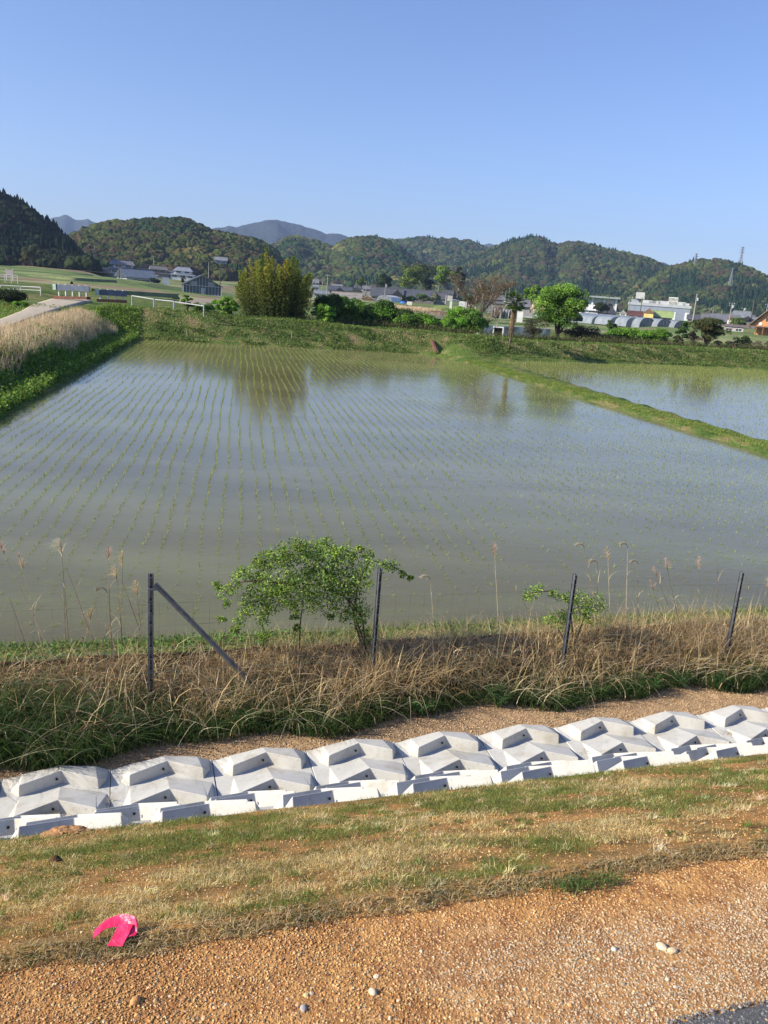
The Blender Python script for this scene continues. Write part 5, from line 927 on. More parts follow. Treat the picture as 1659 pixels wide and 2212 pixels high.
farveg('field_weeds', 9000, 640, 850, 180, 215, .9, .12, [(.14, .19, .06), (.2, .2, .09), (.26, .21, .1)], (2, 1, 1), 'leaf', 'rough green field edge before the village')
def samp_q(q0, q1, x0, x1): return samp_far(q0, q1, x0, x1)
bankveg('streamside_scrub', 30000, samp_far(6.0, 9.5, -8, 60), .3, .9, .02, .06, [(.07, .10, .03), (.14, .12, .07), (.20, .16, .10), (.10, .16, .04)], (2, 2, 1, 1), 'leaf', 'mixed scrub and dead stalks along the stream bank', 3, leafy_=.5)

# ================================================================== BUILT THINGS
WM = {}
def wm(c, rough=.7, metal=0.):
    k = (tuple(c), rough)
    if k not in WM: WM[k] = mat('wall_'+str(len(WM)) if False else 'painted_wall', c, rough, tuple(v*.82 for v in c), .6, .05, 6)
    return WM[k]
def tiles(c):
    k = ('t', tuple(c))
    if k not in WM:
        m, n, l = newmat('roof_tiles'); b = n['Principled BSDF']; b.inputs['Roughness'].default_value = .5; tc = n.new('ShaderNodeTexCoord')
        w_ = n.new('ShaderNodeTexWave'); w_.wave_type = 'BANDS'; w_.bands_direction = 'X'; w_.inputs['Scale'].default_value = 1.6; l.new(tc.outputs['Object'], w_.inputs[0]); t = n.new('ShaderNodeTexNoise'); t.inputs['Scale'].default_value = .8; l.new(tc.outputs['Object'], t.inputs[0])
        r = n.new('ShaderNodeValToRGB'); r.color_ramp.elements[0].position = .3; r.color_ramp.elements[0].color = (*[v*.7 for v in c], 1); r.color_ramp.elements[1].position = .7; r.color_ramp.elements[1].color = (*c, 1); l.new(t.outputs[0], r.inputs[0]); l.new(r.outputs[0], b.inputs['Base Color'])
        bp = n.new('ShaderNodeBump'); bp.inputs['Strength'].default_value = .6; bp.inputs['Distance'].default_value = .08; l.new(w_.outputs[0], bp.inputs['Height']); l.new(bp.outputs[0], b.inputs['Normal']); WM[k] = m
    return WM[k]
GREYT = (.10, .105, .12); DARKT = (.05, .052, .06); LTT = (.24, .26, .29)
def gable(mb, w_, d, z0, rise, ov, th=.14, axis='x', hipf=0.):
    """gable (or hipped) roof shell centred on origin; ridge along x"""
    W2, D2 = w_/2+ov, d/2+ov; rz = z0+rise; ez = z0-ov*rise/(d/2); h = min(W2*.95, hipf*W2)
    top = [[-W2, -D2, ez], [W2, -D2, ez], [W2, D2, ez], [-W2, D2, ez], [-W2+h, 0, rz], [W2-h, 0, rz]]; bot = [[a, b, c-th] for a, b, c in top]; v = np.array(top+bot)
    if axis == 'y': v = v[:, [1, 0, 2]]*[1, -1, 1]; v = np.array(v)
    f4 = [[0, 1, 5, 4], [2, 3, 4, 5], [0, 6, 7, 1], [1, 7, 8, 2], [2, 8, 9, 3], [3, 9, 6, 0], [6, 10, 11, 7], [8, 11, 10, 9]]; mb.add(v, f4); mb.f.append(np.array([[1, 2, 5], [3, 0, 4], [7, 11, 8], [9, 10, 6]])+mb.n-12)
def house(label, x, yb, wpx, hpx, dist, roof=GREYT, wall=(.62, .60, .54), yaw=0., dfac=.75, tiers=1, axis='x', hipf=.0, win=3, rise=.34, name='house', door=False, cat='house', base_wall=None, group=None):
    p = spot(x, yb, dist, False); W_ = wpx*dist/FPX; H_ = hpx*dist/FPX; az = atan2(p[0], p[1]); root = empty(name, p, -az+yaw, label, cat, group); d = W_*dfac if axis == 'x' else W_*1.3
    ov = min(.7, W_*.07); bw = W_-2*ov; rz = H_*rise*(1.15 if tiers == 1 else .8); wh = H_-rz; mb = MB()
    if tiers == 2:
        lw = bw; ld = d; uw, ud = bw*.72, d*.72; l1 = wh*.48; mb.box((0, 0, l1/2-1), (lw, ld, l1+2)); mb.box((0, 0, (l1+wh)/2), (uw, ud, wh-l1)); mb.build('wall', wm(wall), root)
        mb = MB(); gable(mb, lw, ld, l1, wh*.28, ov, hipf=.5); s = mb.build('lower_roof', tiles(roof), root); mb = MB(); gable(mb, uw, ud, wh, rz, ov, hipf=hipf); r = mb.build('roof', tiles(roof), root); zf, zw, fd, fw = l1*.5, l1+(wh-l1)*.62, ld/2, uw
    else:
        mb.box((0, 0, wh/2-1), (bw, d, wh+2))
        if hipf < .4:
            if axis == 'x':
                for sx in (-1, 1): mb.add([[sx*(bw/2-.02), -d/2, wh], [sx*(bw/2-.02), d/2, wh], [sx*(bw/2-.02), 0, wh+rz-.1]], [[0, 1, 2]])
            else: mb.add([[-bw/2, -d/2+.02, wh], [bw/2, -d/2+.02, wh], [0, -d/2+.02, wh+rz-.1]], [[0, 1, 2]])
        mb.build('wall', wm(wall), root); mb = MB()
        if axis == 'x': gable(mb, bw, d, wh, rz, ov, hipf=hipf)
        else: gable(mb, d, bw, wh, rz, ov, axis='y', hipf=hipf)
        r = mb.build('roof', tiles(roof), root); zf, zw, fd, fw = wh*.45, None, d/2, bw
    rg = MB(); L = (bw/2+ov)*(1-hipf) if axis == 'x' else d/2+ov
    if tiers == 2: L = (uw/2+ov)*(1-hipf)
    if axis == 'x': rg.box((0, 0, wh+rz+.06), (2*L, .35, .3))
    else: rg.box((0, 0, wh+rz+.06), (.35, 2*L, .3))
    rg.build('ridge', tiles(tuple(v*.8 for v in roof)), r)
    for k in range(win):
        cx = (k+.5)/win*bw-bw/2; ww_ = bw/win*.55; hh_ = (wh if zw is None else l1)*.42; g = MB(); g.box((cx, -fd-.02, zf), (ww_, .06, hh_)); wo = g.build('window', 'glassdark', root)
        f = MB(); f.box((cx, -fd-.05, zf+hh_/2), (ww_+.16, .08, .1)); f.box((cx, -fd-.05, zf-hh_/2), (ww_+.16, .08, .1)); f.box((cx, -fd-.055, zf), (.08, .08, hh_-.1)); f.build('frame', 'whitepaint', wo)
    if zw is not None:
        for k in range(2):
            cx = (k-.5)*uw*.5; g = MB(); g.box((cx, -ud/2-.02, zw), (uw*.26, .06, (wh-l1)*.4)); g.build('window', 'glassdark', root)
    return root
# left hamlet
house('grey roofed house cut by the left picture edge', 2, 574, 30, 11, 380, LTT, (.5, .5, .48), win=2)
house('shaded two tier grey roofed farmhouse at the foot of the dark hill', 147, 578, 42, 18, 400, (.3, .32, .35), (.3, .3, .3), tiers=2, hipf=.1)
house('small blue white shed beside the shaded farmhouse', 108, 578, 15, 9, 390, (.2, .24, .3), (.4, .45, .55), win=1, rise=.15, name='shed', cat='shed')
house('tall white walled farmhouse with grey tiled roof left in the hamlet', 264, 592, 58, 26, 430, (.20, .20, .21), (.75, .74, .70), yaw=.15, tiers=2, hipf=.05)
house('small dark gabled house in the middle of the hamlet', 314, 588, 26, 15, 430, GREYT, (.4, .37, .33), axis='y', win=1)
house('wide low farmhouse with brown grey tiled roof in the hamlet', 342, 598, 46, 21, 420, (.17, .165, .16), (.28, .24, .2), yaw=.1, tiers=2, hipf=.05)
house('white walled house with pale blue hipped roof in the hamlet', 396, 602, 52, 22, 420, (.26, .29, .35), (.78, .78, .76), yaw=-.1, tiers=2, hipf=.35)
house('long low outbuilding with dark roof between two farmhouses', 372, 598, 18, 13, 425, GREYT, (.35, .3, .25), win=1)
house('secluded grey house on the wooded hillside', 477, 571, 27, 14, 520, (.25, .26, .28), (.42, .43, .45), win=2)
house('blue grey metal warehouse with broad low roof', 294, 614, 66, 29, 315, (.13, .16, .21), (.42, .45, .52), yaw=.35, dfac=.9, hipf=.0, win=1, rise=.42, name='warehouse', cat='warehouse')
def wall_thing(name, label, pts, h, th, m, cat='wall', down=.6):
    """pts: (x, y, dist) of the wall's visible base"""
    w0 = np.array([spot(*q, False) for q in pts]); o = w0[0].copy(); mb = MB()
    for a, b in zip(w0[:-1], w0[1:]): c = (a+b)/2-o; L = np.linalg.norm((b-a)[:2]); mb.box((c[0], c[1], c[2]+h/2-down/2), (L, th, h+down), atan2(b[1]-a[1], b[0]-a[0]))
    ob = mb.build(name, m); ob.location = o; return tag(ob, label, cat)
wall_thing('garden_wall', 'long pale pinkish wall above the dark ploughed field', [(191, 580, 410), (236, 585, 410)], 1.1, .3, wm((.62, .48, .38)))
wall_thing('garden_wall', 'white garden wall in front of the low farmhouse', [(321, 600, 400), (342, 602, 400)], 1.5, .3, wm((.8, .8, .77)))
wall_thing('garden_wall', 'white garden wall below the pale blue roofed house', [(372, 606, 385), (418, 610, 385)], 1.5, .3, wm((.8, .8, .77)))
wall_thing('storage_box', 'pale grey boxy shed standing alone by the clipped tree', [(351, 612, 290), (366, 613, 290)], 1.9, 2.2, wm((.55, .57, .58)), 'shed')
flat_f = lambda name, pts, lab, m, dz=.05: tag((lambda mb: (mb.add([spot(*q, False)+[0, 0, dz] for q in pts], [list(range(len(pts)))]), mb.build(name, m))[1])(MB()), lab, None, None, 'structure')
M['plough'] = mat('ploughed_soil', (.055, .042, .04), .95, (.035, .028, .026), .5, .5, 3)
flat_f('ploughed_field', [(175, 586, 330), (238, 592, 330), (240, 584, 405), (180, 579, 405)], 'dark ploughed field below the pinkish wall', 'plough', .25)
# glasshouse (barn shaped)
def glasshouse():
    p = spot(437, 640, 230, False); az = atan2(p[0], p[1]); k = 230/FPX; W_ = 76*k; H_ = 41*k; root = empty('glasshouse', p, -az+.05, 'dark glazed gabled glasshouse with pale frame', 'greenhouse'); wh = H_*.52; d = 14
    mb = MB(); W2 = W_/2; v = [[-W2, 0, -.5], [W2, 0, -.5], [W2, 0, wh], [0, 0, H_], [-W2, 0, wh]]; mb.add(v, [[0, 1, 2, 3, 4]]); mb.add(np.array(v)+[0, d, 0], [[4, 3, 2, 1, 0]]); mb.add([[-W2, 0, -.5], [-W2, d, -.5], [-W2, d, wh], [-W2, 0, wh]], [[0, 3, 2, 1]]); mb.add([[W2, 0, -.5], [W2, d, -.5], [W2, d, wh], [W2, 0, wh]], [[0, 1, 2, 3]]); mb.build('glass_wall', wm((.085, .095, .12), .3), root)
    mb = MB(); mb.bar((-W2-.3, d/2, wh-.1), (0, d/2, H_+.1), d+.8, .1); mb.v.pop(); mb.f.pop(); mb.c.pop(); mb.n = 0
    for s in (-1, 1): a = np.array([[s*(W2+.4), -.5, wh-.2], [0, -.5, H_+.12], [0, d+.4, H_+.12], [s*(W2+.4), d+.4, wh-.2]]); mb.add(np.concatenate([a, a+[0, 0, .1]]), [[0, 1, 2, 3], [4, 7, 6, 5], [0, 4, 5, 1], [1, 5, 6, 2], [2, 6, 7, 3], [3, 7, 4, 0]])
    mb.build('roof', tiles((.06, .065, .075)), root); mb = MB()
    for s in (-1, 1): mb.bar((s*(W2+.2), -.10, wh), (0, -.10, H_+.05), .16, .1)
    for x in np.linspace(-W2, W2, 13): t = wh+(H_-wh)*(1-abs(x)/W2); mb.bar((x, -.06, -.3), (x, -.06, t), .05 if abs(x) < W2-.1 else .18)
    mb.bar((-W2, -.07, wh*.95), (W2, -.07, wh*.95), .07); mb.box((0, -.09, .25), (W_, .12, .35)); mb.build('frame', 'whitepaint', root)
    mb = MB(); mb.box((.1, -.13, 1.05), (1.0, .06, 2.1)); dd = mb.build('door', wm((.4, .42, .44)), root); mb = MB(); mb.box((.45, -.2, 1.0), (.08, .08, .2)); mb.build('handle', 'darksteel', dd)
    for q in (-2.2, 2.2):
        mb = MB(); mb.box((q, -.12, wh+.45), (1.6, .05, 1.0)); mb.build('vent_panel', wm((.3, .31, .34)), root)
glasshouse()
# utility poles
def pole(label, xt, yt, yb, dist, arm=True, tr=False, thick=.16, m='poleconc', arms=1):
    xb = xt-(yb-yt)*(xt-330)/7300.; p = spot(xb, yb, dist, False); k = dist/FPX; H_ = (yb-yt)*k; root = empty('utility_pole', p, atan2(-p[0], p[1])+.5, label, 'utility pole', 'utility poles of the village'); mb = MB(); mb.tube([[0, 0, -1], [0, 0, H_*.5], [0, 0, H_]], [thick*1.25, thick, thick*.7], 8); mb.build('pole', m, root)
    if arm:
        for a in range(arms):
            mb = MB(); z = H_*(.93-.1*a); mb.box((0, 0, z), (2.0, .12, .12)); ca = mb.build('crossarm', 'galv', root)
            for q in (-.85, 0, .85): mb = MB(); mb.tube([[q, 0, z+.05], [q, 0, z+.32]], [.09, .06], 6); mb.build('insulator', 'whitepaint', ca)
    if tr: mb = MB(); mb.tube([[.45, 0, H_*.74], [.45, 0, H_*.74+.9]], [.33, .33], 10); mb.build('transformer', wm((.5, .52, .52)), root)
for a in [('dark pole standing left of the blue grey warehouse', 257, 560, 613, 300, False, False, .15, 'woodpole'), ('short pale pole beside the dark pole at the warehouse', 262.5, 579, 610, 300, False), ('thin pale pole rising behind the low hamlet farmhouse', 332, 556, 582, 430), ('pale pole before the wooded hill far left of the hamlet', 204, 535, 568, 440, False), ('white pole against the wooded hill above the pale blue roof', 451, 569, 596, 440, False), ('brown pole at the right end of the glasshouse', 476, 575, 638, 235, False, False, .12, 'woodpole'), ('tall pole in front of the leftmost village roofs', 708, 596, 643, 330, True), ('short pole close to the bamboo above the village roofs', 697, 606, 626, 380), ('pole rising from the middle of the village roofs', 792, 610, 634, 360), ('pale pole behind the arched shed', 833, 614, 640, 345, False, True), ('small pole at the right end of the long village roof', 947, 620, 634, 360, False), ('leaning pale pole left of the bare tree', 964.5, 638, 648, 200, False), ('pale pole between the bare tree and the palm', 1101, 622, 662, 260, False, False, .12), ('second pale pole between the bare tree and the palm', 1093, 628, 662, 265, False, False, .12), ('pole left of the bright spring green tree', 1134, 640, 668, 260, False, False, .12),
    ('dark pole before the long arched building', 1318, 629, 681, 300, False, False, .13, 'woodpole'), ('white pole left of the grey factory', 1361, 645, 683, 320, True), ('thin pole just behind the white factory pole', 1366, 642, 668, 420, False), ('dark pole in front of the grey factory', 1387, 647, 684, 310, True, False, .14, 'woodpole'), ('short dark pole with a lamp on the grey factory roof line', 1424, 651, 668, 400, True, False, .13, 'woodpole'), ('tallest pole with a transformer right of the grey factory', 1505, 641, 692, 280, False, True, .2), ('cluttered pole with crossarms over the right village', 1581, 659, 698, 300, True, True, .15, 'poleconc', 2), ('small pole with a white transformer over the right village', 1607, 668, 684, 380, True, True), ('thick dark pole left of the wooden gabled house', 1629, 653, 687, 320, False, False, .2, 'woodpole'), ('short pole with white crossarm left of the right village', 1541, 669, 686, 380, True), ('pale pole at the far right edge above the wooden house', 1658, 661, 690, 380, True), ('thin short pole above the pale budding tree', 1560, 670, 682, 420, False)]: pole(*a)
def pylon(label, x, yt, yb, dist):
    p = spot(x-(yb-yt)*(x-330)/7300., yb, dist, False); H_ = (yb-yt)*dist/FPX; root = empty('power_pylon', p, .3, label, 'power pylon', 'lattice power pylons'); mb = MB(); b = H_*.085; tp = H_*.018; th = max(.14, dist*.00019)
    def cr(i, z): s = b+(tp-b)*min(1, z/(H_*.75)); return np.array([(1, -1, -1, 1)[i]*s, (1, 1, -1, -1)[i]*s, z])
    zs = np.linspace(0, H_*.97, 10); zs[0] = -3
    for i in range(4):
        for a, c in zip(zs[:-1], zs[1:]): mb.bar(cr(i, a), cr(i, c), th*1.4); mb.bar(cr(i, a), cr((i+1) % 4, c), th*.8); mb.bar(cr((i+1) % 4, a), cr(i, c), th*.8)
    mb.build('lattice_tower', 'galvp', root)
    for z, L in ((.72, .15), (.83, .13), (.93, .11)): mb = MB(); mb.bar((-H_*L, 0, H_*z), (H_*L, 0, H_*z), th*1.3); mb.bar((-H_*L, 0, H_*z), (0, 0, H_*(z+.035)), th*.8); mb.bar((H_*L, 0, H_*z), (0, 0, H_*(z+.035)), th*.8); mb.build('crossarm', 'galvp', root)
M['galvp'] = mat('pylon_steel', (.30, .32, .34), .6, (.24, .26, .28), 1)
pylon('pale steel pylon standing before the middle hill', 761, 557, 612, 880); pylon('steel pylon on top of the low right hill', 1504, 552, 594, 1090); pylon('faint steel pylon rising over the crest of the low right hill', 1604, 539, 582, 1300); pylon('small steel pylon half way down the low right hill', 1583, 582, 611, 950); pylon('small steel pylon seen above the twigs of the bare tree', 1067, 603, 640, 900)
# middle village
house('tall grey roofed house touching the bamboo', 681, 628, 20, 24, 370, (.2, .21, .23), (.5, .5, .48), tiers=2, win=1)
house('low grey roofed shed cluster left in the village', 692, 642, 36, 14, 345, LTT, (.6, .6, .58), win=2)
house('very long grey tiled roof at the back of the village', 733, 636, 54, 16, 385, GREYT, (.35, .34, .33), win=3)
house('gabled house with a rust red front in the village', 733, 642, 26, 20, 355, DARKT, (.42, .14, .07), axis='y', win=1)
house('long shed with a pale tan roof in front of the village', 748, 650, 64, 17, 335, (.36, .32, .27), (.62, .60, .56), win=3, rise=.5)
house('grey gabled farmhouse in the middle of the village', 770, 642, 27, 21, 355, GREYT, (.6, .58, .55), axis='y', win=2)
house('small house with brown grey roof at the back of the village', 797, 632, 30, 13, 390, (.19, .19, .20), (.4, .38, .34), win=2)
house('small orange tan gabled shed in front of the village', 793, 652, 28, 12, 330, (.38, .25, .13), (.6, .42, .24), axis='y', win=0, name='shed', cat='shed')
house('long dark tiled farmhouse behind the arched shed', 835, 650, 70, 26, 350, GREYT, (.2, .18, .17), win=4, rise=.5)
house('narrow gatehouse with dark gable beside the arched shed', 857, 653, 24, 26, 335, DARKT, (.3, .27, .24), axis='y', win=1)
house('long dark tiled house right of the gatehouse', 901, 652, 72, 24, 352, GREYT, (.2, .18, .17), win=4, rise=.5)
house('short dark tiled house at the right end of the village row', 950, 652, 30, 19, 352, GREYT, (.26, .24, .22), win=2, rise=.5)
def arch_shed(label, x, yb, wpx, hpx, dist, L, m, m2, yaw=0., name='plastic_greenhouse', ribs=True, group=None, front='dark'):
    p = spot(x, yb, dist, False); az = atan2(p[0], p[1]); k = dist/FPX; W2 = wpx*k/2; H_ = hpx*k; root = empty(name, p, -az+yaw, label, 'greenhouse', group); t = np.linspace(0, pi, 15); sx = -W2*np.sign(np.cos(t))*np.abs(np.cos(t))**.8; sz = H_*np.sin(t)**.72; y = np.linspace(0, L, 8)
    X, Y = np.meshgrid(sx, y); Z = np.broadcast_to(sz, X.shape); mb = MB(); mb.add(*gridmesh(X, Y, Z-.1)); mb.build('plastic_cover', m, root, smooth=True)
    mb = MB(); v = np.stack([sx, 0*sx+.05, sz-.1], 1); mb.add(v, [list(range(15))]); mb.add(v+[0, L-.1, 0], [list(range(15))[::-1]]); mb.build('end_wall', m2, root)
    if ribs:
        mb = MB()
        for yy in np.arange(0, L+.1, max(L/10, 1.5)): mb.tube(np.stack([sx*1.005, 0*sx+yy, sz-.08], 1), .04, 4)
        for q in np.linspace(-.6, .6, 4): mb.bar((q*W2, -.03, 0), (q*W2, -.03, H_*.88*(1-abs(q)**3)), .05)
        mb.bar((-W2, -.03, H_*.45), (W2, -.03, H_*.45), .05); mb.build('hoop_frame', 'galvp', root)
    return root
M['plastic'] = mat('greenhouse_plastic', (.25, .28, .31), .35, (.17, .20, .23), .5, .25, 2, c3=(.36, .39, .42), spec=.4); M['plasticdark'] = mat('greenhouse_end', (.20, .22, .25), .4, (.11, .12, .14), .7)
M['whitefilm'] = mat('white_film', (.68, .72, .76), .35, (.55, .6, .66), .6)
arch_shed('small white arched shed in front of the dark tiled farmhouse', 829, 652, 36, 14, 325, 8, M['whitefilm'], M['plasticdark'], yaw=-.5, name='arched_shed')
for a in [(1397, 710, 38, 22, 250, 'plastic greenhouse with the leftmost arched front'), (1434.5, 713, 36, 22, 250, 'plastic greenhouse with the middle arched front'), (1470, 716, 34, 21, 250, 'plastic greenhouse with the rightmost arched front beside the columnar evergreen')]: arch_shed(a[5], *a[:5], 34, M['plastic'], M['plasticdark'], yaw=.62, group='arched plastic greenhouses')
for i, a in enumerate([(1368, 706, 36, 19, 252, 'long plastic tunnel just left of the arched fronts'), (1335, 703, 42, 18, 256, 'second long plastic tunnel left of the arched fronts'), (1298, 700, 46, 17, 262, 'third long plastic tunnel, before the white curved roof'), (1262, 697, 42, 15, 268, 'leftmost long plastic tunnel beside the spring green tree')]): arch_shed(a[5], *a[:5], 34, M['plastic'], M['plastic'], yaw=.62, group='long plastic tunnels')
# right side buildings
def gym():
    a = spot(1200, 664, 400, False); b = spot(1326, 673, 400, False); L = np.linalg.norm((b-a)[:2]); yaw = atan2(b[1]-a[1], b[0]-a[0]); k = 400/FPX; H_ = 25*k; root = empty('arched_hall', a, yaw, 'long pale hall with a row of dark arches under a flat green grey roof', 'building')
    mb = MB(); mb.box((L/2, 7, H_/2-1), (L, 12, H_+2)); mb.build('wall', wm((.48, .54, .55)), root); mb = MB(); mb.box((L/2+.5, 6, H_+.35), (L+3, 16, .7)); mb.build('roof', wm((.30, .36, .36)), root)
    n = 5
    for i in range(n):
        cx = (i+.6)/n*L; mb = MB(); t = np.linspace(0, pi, 11); v = np.stack([cx-np.cos(t)*L/n*.36, 0*t+.97, H_*.18+np.sin(t)*H_*.45], 1); v = np.concatenate([v, [[cx+L/n*.36, .97, 0], [cx-L/n*.36, .97, 0]]]); mb.add(v, [list(range(12, -1, -1))]); mb.build('arch_window', 'glassdark', root)
        mb = MB(); mb.box((cx+L/n*.5, .6, H_/2), (.9, 1.0, H_-.05)); mb.build('pillar', wm((.68, .70, .68)), root)
gym()
house('bright white building with a softly curved roof before the arched hall', 1266, 676, 52, 16, 330, (.82, .82, .80), (.80, .80, .78), win=2, rise=.45, hipf=.3, name='white_building', cat='building')
house('dark hipped roof house right of the white curved building', 1308, 680, 46, 16, 330, (.06, .06, .065), (.16, .15, .14), win=2, hipf=.5, rise=.55)
house('tiny white gabled house between dark roofs', 1345, 683, 15, 11, 330, (.6, .6, .58), (.75, .74, .7), axis='y', win=1)
def factory():
    a = spot(1353, 690, 380, False); b = spot(1486, 703, 380, False); L = np.linalg.norm((b-a)[:2]); yaw = atan2(b[1]-a[1], b[0]-a[0]); k = 380/FPX; H_ = 33*k; root = empty('factory', a, yaw, 'large flat roofed grey blue factory with white roof equipment', 'building')
    mb = MB(); mb.box((L/2, 12, H_*.45-1), (L, 22, H_*.9+2)); mb.build('wall', wm((.26, .30, .38)), root); mb = MB(); mb.box((L/2, 12, H_*.9+.55), (L+.6, 22.6, 1.1)); mb.build('parapet', wm((.42, .45, .48)), root)
    mb = MB(); mb.box((L*.10, 6, H_*1.02), (L*.13, 6, H_*.42)); mb.build('stair_block', wm((.30, .34, .41)), root)
    for cx, w_, h in ((.17, 3.6, 2.6), (.30, 4, 1.2), (.38, 3, 1.), (.44, 3.5, 1.1), (.56, 4, 1.3), (.85, 3, 1.4), (.92, 2.6, 1.0)): mb = MB(); mb.box((L*cx, 3, H_*.9+1.1+h/2+(1.6 if cx == .17 else 0)), (w_, 3, h)); mb.build('roof_unit', wm((.5, .52, .53)), root)
    mb = MB(); x0, x1 = L*.64, L*.78; z0, z1 = H_*.9+1.1, H_*.9+4
    for x in np.linspace(x0, x1, 8): mb.bar((x, 1.5, z0), (x, 1.5, z1), .22)
    mb.bar((x0, 1.5, z1), (x1, 1.5, z1), .4); mb.bar((x0, 1.5, (z0+z1)/2), (x1, 1.5, (z0+z1)/2), .2); mb.build('roof_frame', 'whitepaint', root)
    for cx in (.76, .955): mb = MB(); mb.box((L*cx, .95, H_*.4), (1.6 if cx > .9 else 1., .12, H_*.5)); mb.build('panel', wm((.7, .72, .74)), root)
factory()
house('yellow walled gable house before the grey factory', 1400, 687, 21, 19, 300, (.42, .24, .15), (.80, .60, .22), axis='y', win=0, name='yellow_house')
house('long pale green roof attached right of the yellow gable', 1428, 689, 46, 15, 304, (.34, .44, .17), (.13, .08, .06), win=3, rise=.55)
house('long red brown roof left of the yellow gable', 1372, 686, 34, 12, 306, (.14, .06, .05), (.75, .73, .7), win=2, rise=.5)
house('dark roof house with white sign right of the factory', 1501, 697, 34, 14, 340, GREYT, (.14, .14, .16), win=2, rise=.4)
house('grey tiled house behind the olive brown tree', 1528, 698, 28, 18, 330, (.15, .16, .17), (.6, .58, .55), win=2, rise=.5)
house('wide grey tiled roof in the middle of the right village', 1563, 702, 56, 20, 320, (.17, .18, .20), (.5, .47, .42), win=3, rise=.5)
house('red roofed white gable in the right village', 1578, 697, 14, 12, 312, (.42, .12, .08), (.8, .75, .68), axis='y', win=0)
house('high grey hipped roof at the back of the right village', 1600, 692, 46, 17, 345, (.22, .24, .27), (.4, .38, .36), win=2, rise=.5, hipf=.3)
house('dark gabled house at the right of the right village', 1612, 704, 36, 18, 310, DARKT, (.16, .15, .14), axis='y', win=2)
house('grey blue roof left of the wooden gabled house', 1640, 704, 46, 15, 330, (.2, .22, .25), (.3, .29, .28), win=2, rise=.5)
house('pale lilac grey shed with white base in front of the right village', 1584, 718, 40, 14, 270, (.2, .16, .15), (.45, .40, .42), win=2, rise=.12, name='shed', cat='shed')
def log_house():
    p = spot(1655, 727, 240, False); az = atan2(p[0], p[1]); k = 240/FPX; W_ = 64*k; H_ = 53*k; root = empty('wooden_house', p, -az-.1, 'orange wooden house with a steep gable and open porch at the right edge', 'house'); wh = H_*.38; W2 = W_*.40
    mb = MB(); mb.add([[-W2, 0, wh*.8], [W2, 0, wh*.8], [W2, 0, wh+.4], [0, 0, H_-.2], [-W2, 0, wh+.4]], [[0, 1, 2, 3, 4]]); mb.box((0, 5, wh/2-.5), (W2*1.8, 7, wh+1)); mb.build('wall', wm((.56, .27, .11)), root)
    mb = MB()
    for s in (-1, 1): a = np.array([[s*(W_/2+.4), -.9, wh-.3], [0, -.9, H_], [0, 10, H_], [s*(W_/2+.4), 10, wh-.3]]); mb.add(np.concatenate([a, a+[0, 0, .22]]), [[0, 1, 2, 3], [4, 7, 6, 5], [0, 4, 5, 1], [1, 5, 6, 2], [2, 6, 7, 3], [3, 7, 4, 0]])
    r = mb.build('roof', tiles((.24, .27, .30)), root); mb = MB()
    for s in (-1, 1): mb.bar((s*(W_/2+.4), -.95, wh-.25), (0, -.95, H_+.05), .28, .08)
    mb.build('bargeboard', wm((.36, .19, .10)), r)
    for x in (-.55, .15): mb = MB(); mb.box((x, -.03, H_*.6), (.42, .08, 1.0)); mb.build('window', 'glassdark', root)
    for x in (-1.9, 1.9): mb = MB(); mb.tube([[x, -.02, wh+.35], [x, -.14, wh+.35]], [.42, .42], 12); mb.build('round_lamp', 'whitepaint', root)
    mb = MB(); mb.box((0, -1.2, wh-.35), (W_*1.02, 2.6, .25)); mb.build('porch_roof', wm((.16, .10, .08)), root)
    for x in np.linspace(-W_/2+.2, W_/2-.2, 6): mb = MB(); mb.box((x, -2.2, wh/2-.7), (.2, .2, wh+.7)); mb.build('porch_post', wm((.22, .12, .07)), root)
log_house()
for a in [('small grey roof peeping between the glasshouse and the bamboo', 486, 628, 18, 9, 380), ('blue grey roof at the back behind the rust red gable', 728, 624, 24, 9, 440), ('pale roof at the back left of the mid village pole', 775, 626, 22, 9, 440), ('dark roof far behind the arched shed', 846, 630, 30, 10, 430), ('grey roof partly hidden by the brightest lime tree', 968, 640, 22, 12, 400), ('low white walled house under the bare tree twigs', 1012, 650, 26, 13, 360), ('blue grey roof just right of the bare tree', 1090, 652, 30, 12, 380), ('grey roof showing above the palm crown', 1112, 646, 26, 9, 420), ('small light roof between the factory and the tallest pole', 1494, 690, 16, 9, 420), ('pale roof at the back of the right village below the white transformer', 1618, 690, 22, 9, 430), ('low white roof house between the two right hand villages', 1546, 694, 20, 9, 400), ('brown roofed shed in the hamlet beside the white garden wall', 345, 606, 16, 8, 370)]:
    house(a[0], a[1], a[2], a[3], a[4], a[5], random.choice([GREYT, LTT, (.18, .17, .16)]), random.choice([(.6, .58, .53), (.35, .33, .3), (.72, .7, .66)]), win=2, rise=.45)
# small items in the middle distance
wall_thing('stone_marker', 'white upright stone slab on the grassy mound', [(971, 661, 205), (976, 661.5, 205)], 1.1, .3, wm((.75, .75, .72)), 'stone marker')
wall_thing('white_fence_frame', 'small white open frame left of the bare tree', [(991, 661, 235), (1008, 662, 235)], 1.3, .2, wm((.7, .7, .68)), 'frame')
wall_thing('white_sack', 'small white covered heap beside the blue tarp', [(879, 656, 300), (890, 657, 300)], .8, .8, wm((.8, .76, .66)), 'sack')
def heap(name, label, x, y, d, wpx, hpx, c, cat):
    tv, tf = ICO[2]; k = d/FPX; rg = np.random.default_rng(int(x)); v = tv*(1+rg.uniform(-.08, .08, (len(tv), 1))); v[:, 2] = np.maximum(v[:, 2], -.1); mb = MB(); mb.add(v*[wpx*k*.5, 1.0, hpx*k], tf); o = mb.build(name, wm(c)); o.location = spot(x, y, d, False); tag(o, label, cat)
